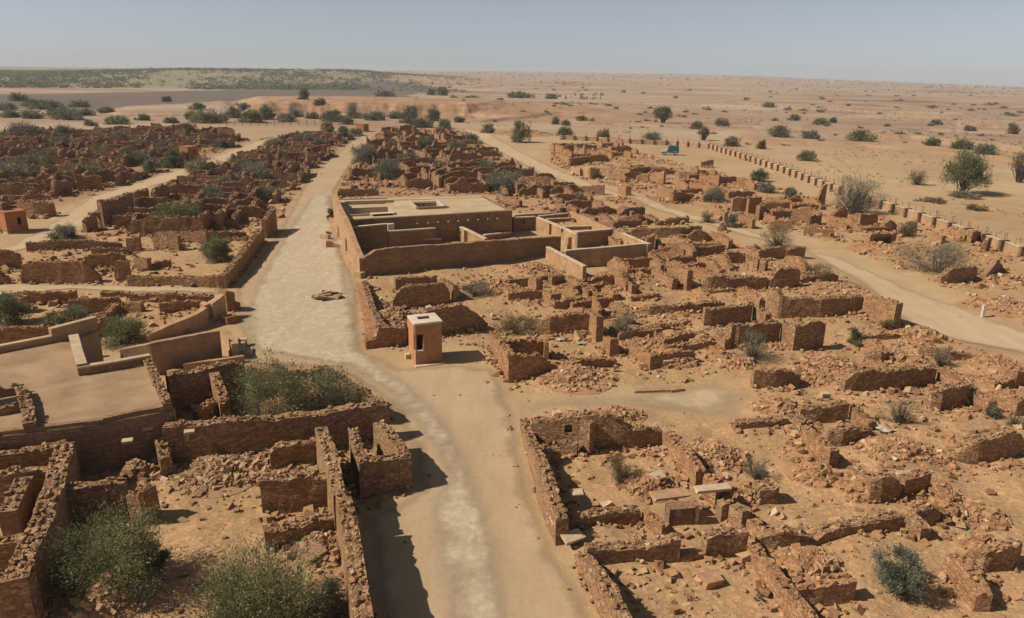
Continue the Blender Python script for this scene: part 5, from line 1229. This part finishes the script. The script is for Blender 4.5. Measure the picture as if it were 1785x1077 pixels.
bush((1690, 708), 32, 44, 'thorny bare bush at the lit end of the stepped wall', 'leaf_grey', nl=400, dry=1)
bush((1640, 640), 40, 32, 'grey thorn bush between two low walls near the track', 'leaf_grey', nl=700, dry=.8)
bush((1540, 574), 26, 22, 'brown dry tuft at the foot of the long courtyard wall', 'leaf_yellow', nl=500, dry=.8)
bush((1730, 730), 28, 16, 'flat bluish shrub on sand near the right edge', 'leaf_blue', nl=500)
bush((1770, 745), 34, 20, 'pale bare bush above the mound shaped wall', 'leaf_grey', nl=400, dry=1)
bush((1245, 352), 46, 26, 'grey bush between red walls before the boundary wall', 'leaf_grey', nl=1200, dry=.6)
bush((1580, 412), 30, 24, 'brown bush against the leaning dark wall piece', 'leaf_yellow', nl=700, dry=.6)
bush((830, 520), 70, 24, 'grey dry scrub on the stones below the retaining wall', 'leaf_grey', nl=1500, dry=.6)
bush((905, 575), 100, 30, 'pale straw grass patch behind the sunlit corner ruin', 'leaf_yellow', nl=1800, dry=.4)
bush((1012, 360), 30, 26, 'small grey bush behind the lit rooms of the restored building', 'leaf_grey', nl=700)
bush((1090, 500), 30, 16, 'small grey tuft on the stone tumble below the enclosure', 'leaf_grey', nl=500, dry=.6)
bush((480, 640), 16, 16, 'tiny thin weed at the street corner of the walled ruin', 'leaf_grey', nl=120, dry=.3)
FARB = [(60, 300, 60, 30), (25, 318, 60, 40), (150, 312, 60, 26), (110, 262, 40, 20), (205, 250, 40, 18), (265, 300, 34, 22), (330, 240, 30, 22), (285, 262, 30, 16), (385, 258, 24, 14), (480, 262, 40, 20), (530, 252, 46, 20), (560, 262, 30, 18), (420, 300, 50, 26), (500, 300, 40, 20), (400, 330, 46, 24), (250, 262, 26, 16), (175, 272, 40, 18), (90, 285, 40, 20), (740, 262, 34, 20), (800, 268, 44, 22), (770, 300, 50, 20), (710, 285, 40, 18), (850, 300, 44, 22), (690, 262, 30, 14), (820, 250, 30, 16)]
for (x, y, w_, h_) in FARB: bush((x, y), w_, h_, 'dusty grey-green bush growing among the collapsed houses of the distant quarters', 'leaf_grey' if (x * 7 + y) % 3 else 'leaf_dark', nl=900, dry=.35, group='bushes among the far ruins')
BANKB = [(385, 212, 34, 14), (545, 206, 26, 10), (620, 206, 30, 11), (690, 207, 30, 13), (515, 202, 24, 10), (560, 200, 20, 9), (335, 206, 26, 11), (300, 214, 22, 8), (250, 208, 26, 8), (150, 200, 30, 9), (95, 200, 34, 10), (185, 196, 26, 8), (10, 192, 40, 10), (140, 186, 34, 8), (60, 184, 34, 9), (425, 199, 26, 12), (800, 214, 18, 9), (345, 196, 30, 9)]
for (x, y, w_, h_) in BANKB: bush((x, y), w_, h_, 'dusty olive bush on the sand between the far ruins and the eroded bank', 'leaf_dark' if (x + y) % 3 else 'leaf_grey', nl=500, dry=.2, group='bushes before the eroded bank')
# big grey tree and acacias beyond the boundary wall
bush((1488, 372), 88, 62, 'big grey leafless spreading tree inside the boundary wall', 'leaf_grey', nl=3000, name='tree', cat='tree', dry=1, trunk=.12)
bush((1676, 338), 70, 62, 'green acacia with dense crown standing alone on the plain at the right', 'leaf', nl=5000, name='tree', cat='tree', trunk=.28)
bush((1776, 318), 36, 44, 'small bare acacia at the right edge beyond the wall', 'leaf_yellow', nl=700, name='tree', cat='tree', trunk=.4, dry=.4)
bush((1226, 244), 20, 22, 'small thin tree beyond the corner of the boundary wall', 'leaf_yellow', nl=400, name='tree', cat='tree', trunk=.4, dry=.4)
bush((1156, 216), 34, 26, 'green flat topped tree alone beyond the boundary wall', 'leaf', nl=1200, name='tree', cat='tree', trunk=.3)
bush((1598, 322), 34, 24, 'bare brown shrub left of the lone green acacia', 'leaf_yellow', nl=500, dry=.8)
MID = [(907, 248, 44, 44, 'tall green tree clump at the end of the dirt track', 'leaf'), (985, 238, 34, 18, 'round green bush right of the reddish stone heap', 'leaf'), (852, 232, 30, 18, 'green bush left of the tall clump at the track end', 'leaf'),
 (715, 215, 44, 34, 'dark green tree mass at the end of the main street', 'leaf_dark'), (757, 211, 32, 22, 'round green tree right of the dark tree mass', 'leaf_dark'), (775, 224, 30, 18, 'green bush at the top right of the far quarter', 'leaf'), (735, 222, 50, 20, 'grey-green bush row before the dark tree mass', 'leaf_grey'),
 (582, 211, 56, 20, 'green bush row at the foot of the eroded bank, left one', 'leaf_dark'), (650, 209, 60, 16, 'grey bush row at the foot of the eroded bank, right one', 'leaf_grey'), (606, 216, 26, 14, 'small green bush below the bush row at the bank', 'leaf'), (531, 194, 22, 22, 'round dark tree standing on the eroded bank', 'leaf_dark'),
 (466, 207, 32, 28, 'dark green tree at the left end of the eroded bank', 'leaf_dark'), (440, 213, 46, 24, 'green bush mass left of the dark tree at the bank', 'leaf'), (408, 204, 30, 22, 'dark bush at the far left end of the bank', 'leaf_dark'), (498, 212, 40, 14, 'grey low bush in front of the bank', 'leaf_grey'),
 (358, 214, 56, 26, 'big grey-green bush mass beyond the far left ruins', 'leaf'), (572, 228, 26, 18, 'olive bush at the far end of the street, left one', 'leaf_yellow'), (600, 242, 26, 24, 'dark olive bush on the street edge at its far end', 'leaf_dark'), (622, 236, 34, 14, 'low olive bush near the tiny gate hut', 'leaf'),
 (208, 216, 50, 14, 'low green bush pair on sand beyond the far left ruins', 'leaf'), (112, 237, 34, 18, 'round green bush at the back of the far left ruins', 'leaf'), (45, 242, 60, 26, 'grey bush mass at the left edge of the far ruins', 'leaf_grey'), (158, 219, 24, 9, 'tiny dark bush left of the low green pair', 'leaf_dark'),
 (1215, 224, 26, 14, 'dark green bush left of a grey one beyond the wall', 'leaf_dark'), (1257, 223, 30, 14, 'grey-green bush beyond the bend of the boundary wall', 'leaf_grey'), (1137, 246, 36, 17, 'grey-green bush touching the far boundary wall', 'leaf_grey'), (1053, 240, 28, 17, 'brown dry bush behind the far boundary wall', 'leaf_yellow'), (1275, 254, 34, 18, 'brown thin bush outside the bend of the wall', 'leaf_yellow'),
 (1358, 243, 46, 20, 'grey-green bush pair on the plain, left one', 'leaf_grey'), (1412, 246, 34, 14, 'brownish green bush on the plain, between two larger ones', 'leaf_grey'), (1500, 250, 54, 18, 'long bright green bush on the plain', 'leaf'), (1624, 258, 28, 14, 'green bush on the scarp, left one of three', 'leaf_dark'), (1675, 264, 42, 17, 'green bush on the scarp, middle one of three', 'leaf_dark'), (1715, 274, 40, 16, 'grey-green bush on the scarp, right one of three', 'leaf_grey'),
 (1408, 280, 38, 18, 'round green bush just beyond the boundary wall', 'leaf'), (1322, 316, 34, 24, 'dark green bush inside the boundary wall', 'leaf_dark'), (1335, 336, 34, 20, 'grey tuft below the dark green bush inside the wall', 'leaf_grey'), (1376, 342, 28, 16, 'yellow-green tuft inside the boundary wall', 'leaf_grey'), (1326, 259, 20, 16, 'small dark bush on the plain beyond the wall bend', 'leaf_dark'),
 (1384, 209, 22, 11, 'small green bush far out on the plain, left of a pair', 'leaf'), (1430, 218, 30, 11, 'green bush with a taller end far out on the plain', 'leaf'), (1452, 213, 11, 9, 'tiny dark shrub right of the green bush with a taller end', 'leaf_dark'), (1340, 187, 30, 8, 'flat green bush far out on the plain', 'leaf'), (968, 217, 16, 14, 'upright green bush on the plain behind the red heap', 'leaf'), (986, 219, 18, 9, 'flat green bush beside the upright green bush', 'leaf'), (1013, 213, 28, 9, 'wide flat green bush on the plain behind the far wall', 'leaf'),
 (905, 170, 66, 11, 'long dark hedge of scrub along the top of the bank', 'leaf_dark'), (960, 172, 26, 9, 'dark scrub clump at the right end of the hedge', 'leaf_dark'), (752, 166, 20, 12, 'dark green tree on the dark plain, left of a pair', 'leaf_dark'), (772, 167, 24, 16, 'dark green tree on the dark plain, right of a pair', 'leaf_dark'), (672, 168, 44, 10, 'wide dark scrub on the dark plain above the bank', 'leaf_dark'),
 (35, 177, 34, 12, 'dark bush on the dark plain at the far left', 'leaf_dark'), (80, 190, 62, 14, 'long dark green bush at the far left plain', 'leaf_dark'), (55, 205, 40, 14, 'green bush on sand at the far left', 'leaf'), (120, 207, 60, 18, 'olive bush row at the edge of the far left sand', 'leaf_grey'), (20, 203, 40, 12, 'grey bush at the left edge of the far sand', 'leaf_grey'), (292, 181, 16, 9, 'small dark tree alone on the dark plain', 'leaf_dark'), (1765, 232, 18, 18, 'small tree by the red bank at the right edge', 'leaf_yellow'), (1690, 226, 20, 8, 'dark low bush on the plain at far right', 'leaf_dark'), (1632, 216, 22, 7, 'flat dark bush left of the low bush at far right', 'leaf_dark'), (1680, 345, 60, 10, 'dead grey branches lying below the lone acacia', 'leaf_grey'), (1700, 366, 40, 9, 'brown brushwood lying on the sand right of the acacia', 'leaf_yellow'), (1625, 352, 60, 7, 'low brushwood line on the sand left of the acacia', 'leaf_yellow')]
for (x, y, w_, h_, lab, kd) in MID: bush((x, y), w_ * .88, h_ * .88, lab, kd, nl=int(np.clip(w_ * h_ * 1.1, 260, 1500)))
# small scrub over the plain: shared meshes, each shrub its own object
def shrub_protos(kind, dry):
    out = []
    for k in range(4):
        rng = np.random.default_rng(40 + k); nc = 9; c = rng.normal(0, .5, (nc, 3)) * np.array([.8, .8, .5]); c[:, 2] = np.abs(c[:, 2]) + .15
        V, f, tn = leaves_mesh(rng, c, .2, 170, .34, .5); o = mesh_np('shrub', V, f, M[kind], attrs={'tint': tn}); out.append(o)
    return out
SHR = shrub_protos('leaf_dark', 0)[:4] + shrub_protos('leaf_yellow', 1)
used = set(); rng = np.random.default_rng(99); cnt = 0
while cnt < 170:
    px = rng.uniform(770, 1785); py = 146 + 110 * rng.random() ** 1.5
    wall_row = np.interp(px, [770, 976, 1236, 1440, 1785], [215, 236, 252, 318, 436])
    if py > wall_row - 4: continue
    if fbm(px / 120., py / 22., 9, 3) < .46 and rng.random() < .75: continue
    g = G(px, py); k = int(rng.choice(len(SHR), p=[.2, .2, .2, .2, .05, .05, .05, .05])); o = SHR[k] if k not in used else SHR[k].copy()
    if k in used: COL.objects.link(o)
    used.add(k); d = np.hypot(g[0], g[1]); s = rng.uniform(.8, 2.0) * np.clip(d / 400, .55, 1.8)
    o.location = (g[0], g[1], float(gh(g[0], g[1])) - .1); o.rotation_euler.z = rng.uniform(0, 6.28); o.scale = (s * rng.uniform(.8, 1.6), s, s * rng.uniform(.6, 1.1)); cnt += 1
    tag(o, 'small dark scrub bush dotted over the open desert plain beyond the boundary wall', 'shrub', 'scrub dotted over the plain')
# far-off scrub that reads as one cover on the dunes and towards the horizon
def distant(name, n, sampler, size, mat, seed, per=14):
    rng = np.random.default_rng(seed); X, Y, S = sampler(rng, n); m = len(X); Z = gh(X, Y)
    c = np.stack([X, Y, Z], -1).repeat(per, 0) + rng.normal(0, 1, (m * per, 3)) * (S.repeat(per)[:, None] * np.array([.55, .55, .0]))
    c[:, 2] += np.abs(rng.normal(.45, .3, m * per)) * S.repeat(per)
    d = rng.normal(0, 1, (m * per, 3)); d /= np.linalg.norm(d, axis=1)[:, None]; e = np.cross(d, rng.normal(0, 1, (m * per, 3))); e /= np.linalg.norm(e, axis=1)[:, None]
    l = S.repeat(per)[:, None] * rng.uniform(.35, .6, (m * per, 1))
    V = np.stack([c - e * l * .5, c - d * l * .5, c + e * l * .5, c + d * l * .5], 1).reshape(-1, 3)
    tn = np.clip(rng.normal(.4, .2, m), 0, 1).repeat(per * 4)
    tag(mesh_np(name, V, np.arange(m * per * 4).reshape(-1, 4), M[mat], attrs={'tint': tn}), kind='stuff')
def dunes(rng, n):
    px = rng.uniform(-90, 830, n); r = rng.uniform(790, 2000, n)
    den = fbm(px / 60, r / 120, 71, 4) + .24 * (1 - sstep(60, 240, px)) + .1 * (r > 1150) + .1 * sstep(380, 430, px) - .3 * sstep(560, 800, px)
    k = rng.random(n) < np.clip((den - .40) * 4, .05, 1); px, r = px[k], r[k]
    a = np.arctan((px - 892.5) * .953 / 1280); return r * np.sin(a), r * np.cos(a), rng.uniform(1.2, 3.3, len(px))
distant('dune_scrub', 17000, dunes, 3, 'leaf_dark', 1)
def plain(rng, n):
    px = rng.uniform(640, 1900, n); r = 1000 * (4.4 ** rng.random(n))
    k = rng.random(n) < np.clip((fbm(px / 90, np.log(r) * 9, 75, 4) - .4) * 4, .05, 1) * np.where(r < 1400, .3, 1); px, r = px[k], r[k]
    a = np.arctan((px - 892.5) * .953 / 1280); return r * np.sin(a), r * np.cos(a), rng.uniform(2.0, 4.5, len(px)) * np.clip(r / 2200, .6, 1.5)
distant('plain_scrub', 2600, plain, 3, 'leaf_dark', 2, 10)
def tufts(rng, n):
    px = rng.uniform(640, 1900, n); r = 90 * (6. ** rng.random(n)); a = np.arctan((px - 892.5) * .953 / 1280); x, y = r * np.sin(a), r * np.cos(a)
    row = np.interp(px, [640, 976, 1236, 1440, 1785, 1900], [215, 234, 250, 316, 436, 470]); rw = np.array([np.hypot(*G(q, w)[:2]) for q, w in zip(np.linspace(640, 1900, 64), np.interp(np.linspace(640, 1900, 64), [640, 976, 1236, 1440, 1785, 1900], [215, 234, 250, 316, 436, 470]))])
    k = (r > np.interp(px, np.linspace(640, 1900, 64), rw)) & (rng.random(n) < np.clip((fbm(x / 14, y / 30, 77, 4) - .5) * 8, .01, 1))
    return x[k], y[k], rng.uniform(.18, .5, k.sum()) * np.clip(r[k] / 160, .8, 2.5)
distant('dry_tufts', 5000, tufts, 1, 'leaf_yellow', 3, 6)
def tufts2(rng, n):
    x = rng.uniform(-60, 60, n); y = rng.uniform(20, 120, n); k = ~on_road(x, y) & (bil(RMASK, x, y) > .5) & (fbm(x / 6, y / 6, 79, 3) > .56)
    return x[k], y[k], rng.uniform(.1, .28, k.sum())
distant('ruin_tufts', 2600, tufts2, 1, 'twig', 4, 10)
# ------------------------------------------------------------------ desert haze : one box of thin even air
mb = MB(); mb.box((0, 2200, (-14 + 62) / 2), (11000, 8400, 62 + 14)); hz = mb.build('haze', None); tag(hz, kind='stuff')
hm = bpy.data.materials.new('haze_air'); hm.use_nodes = True; t = hm.node_tree; t.nodes.clear()
v = t.nodes.new('ShaderNodeVolumePrincipled'); v.inputs['Color'].default_value = (.95, .96, .98, 1); v.inputs['Density'].default_value = .00017; v.inputs['Anisotropy'].default_value = 0
mo = t.nodes.new('ShaderNodeOutputMaterial'); L(t, v.outputs[0], mo.inputs['Volume']); hz.data.materials.append(hm)
SC.cycles.volume_bounces = 0
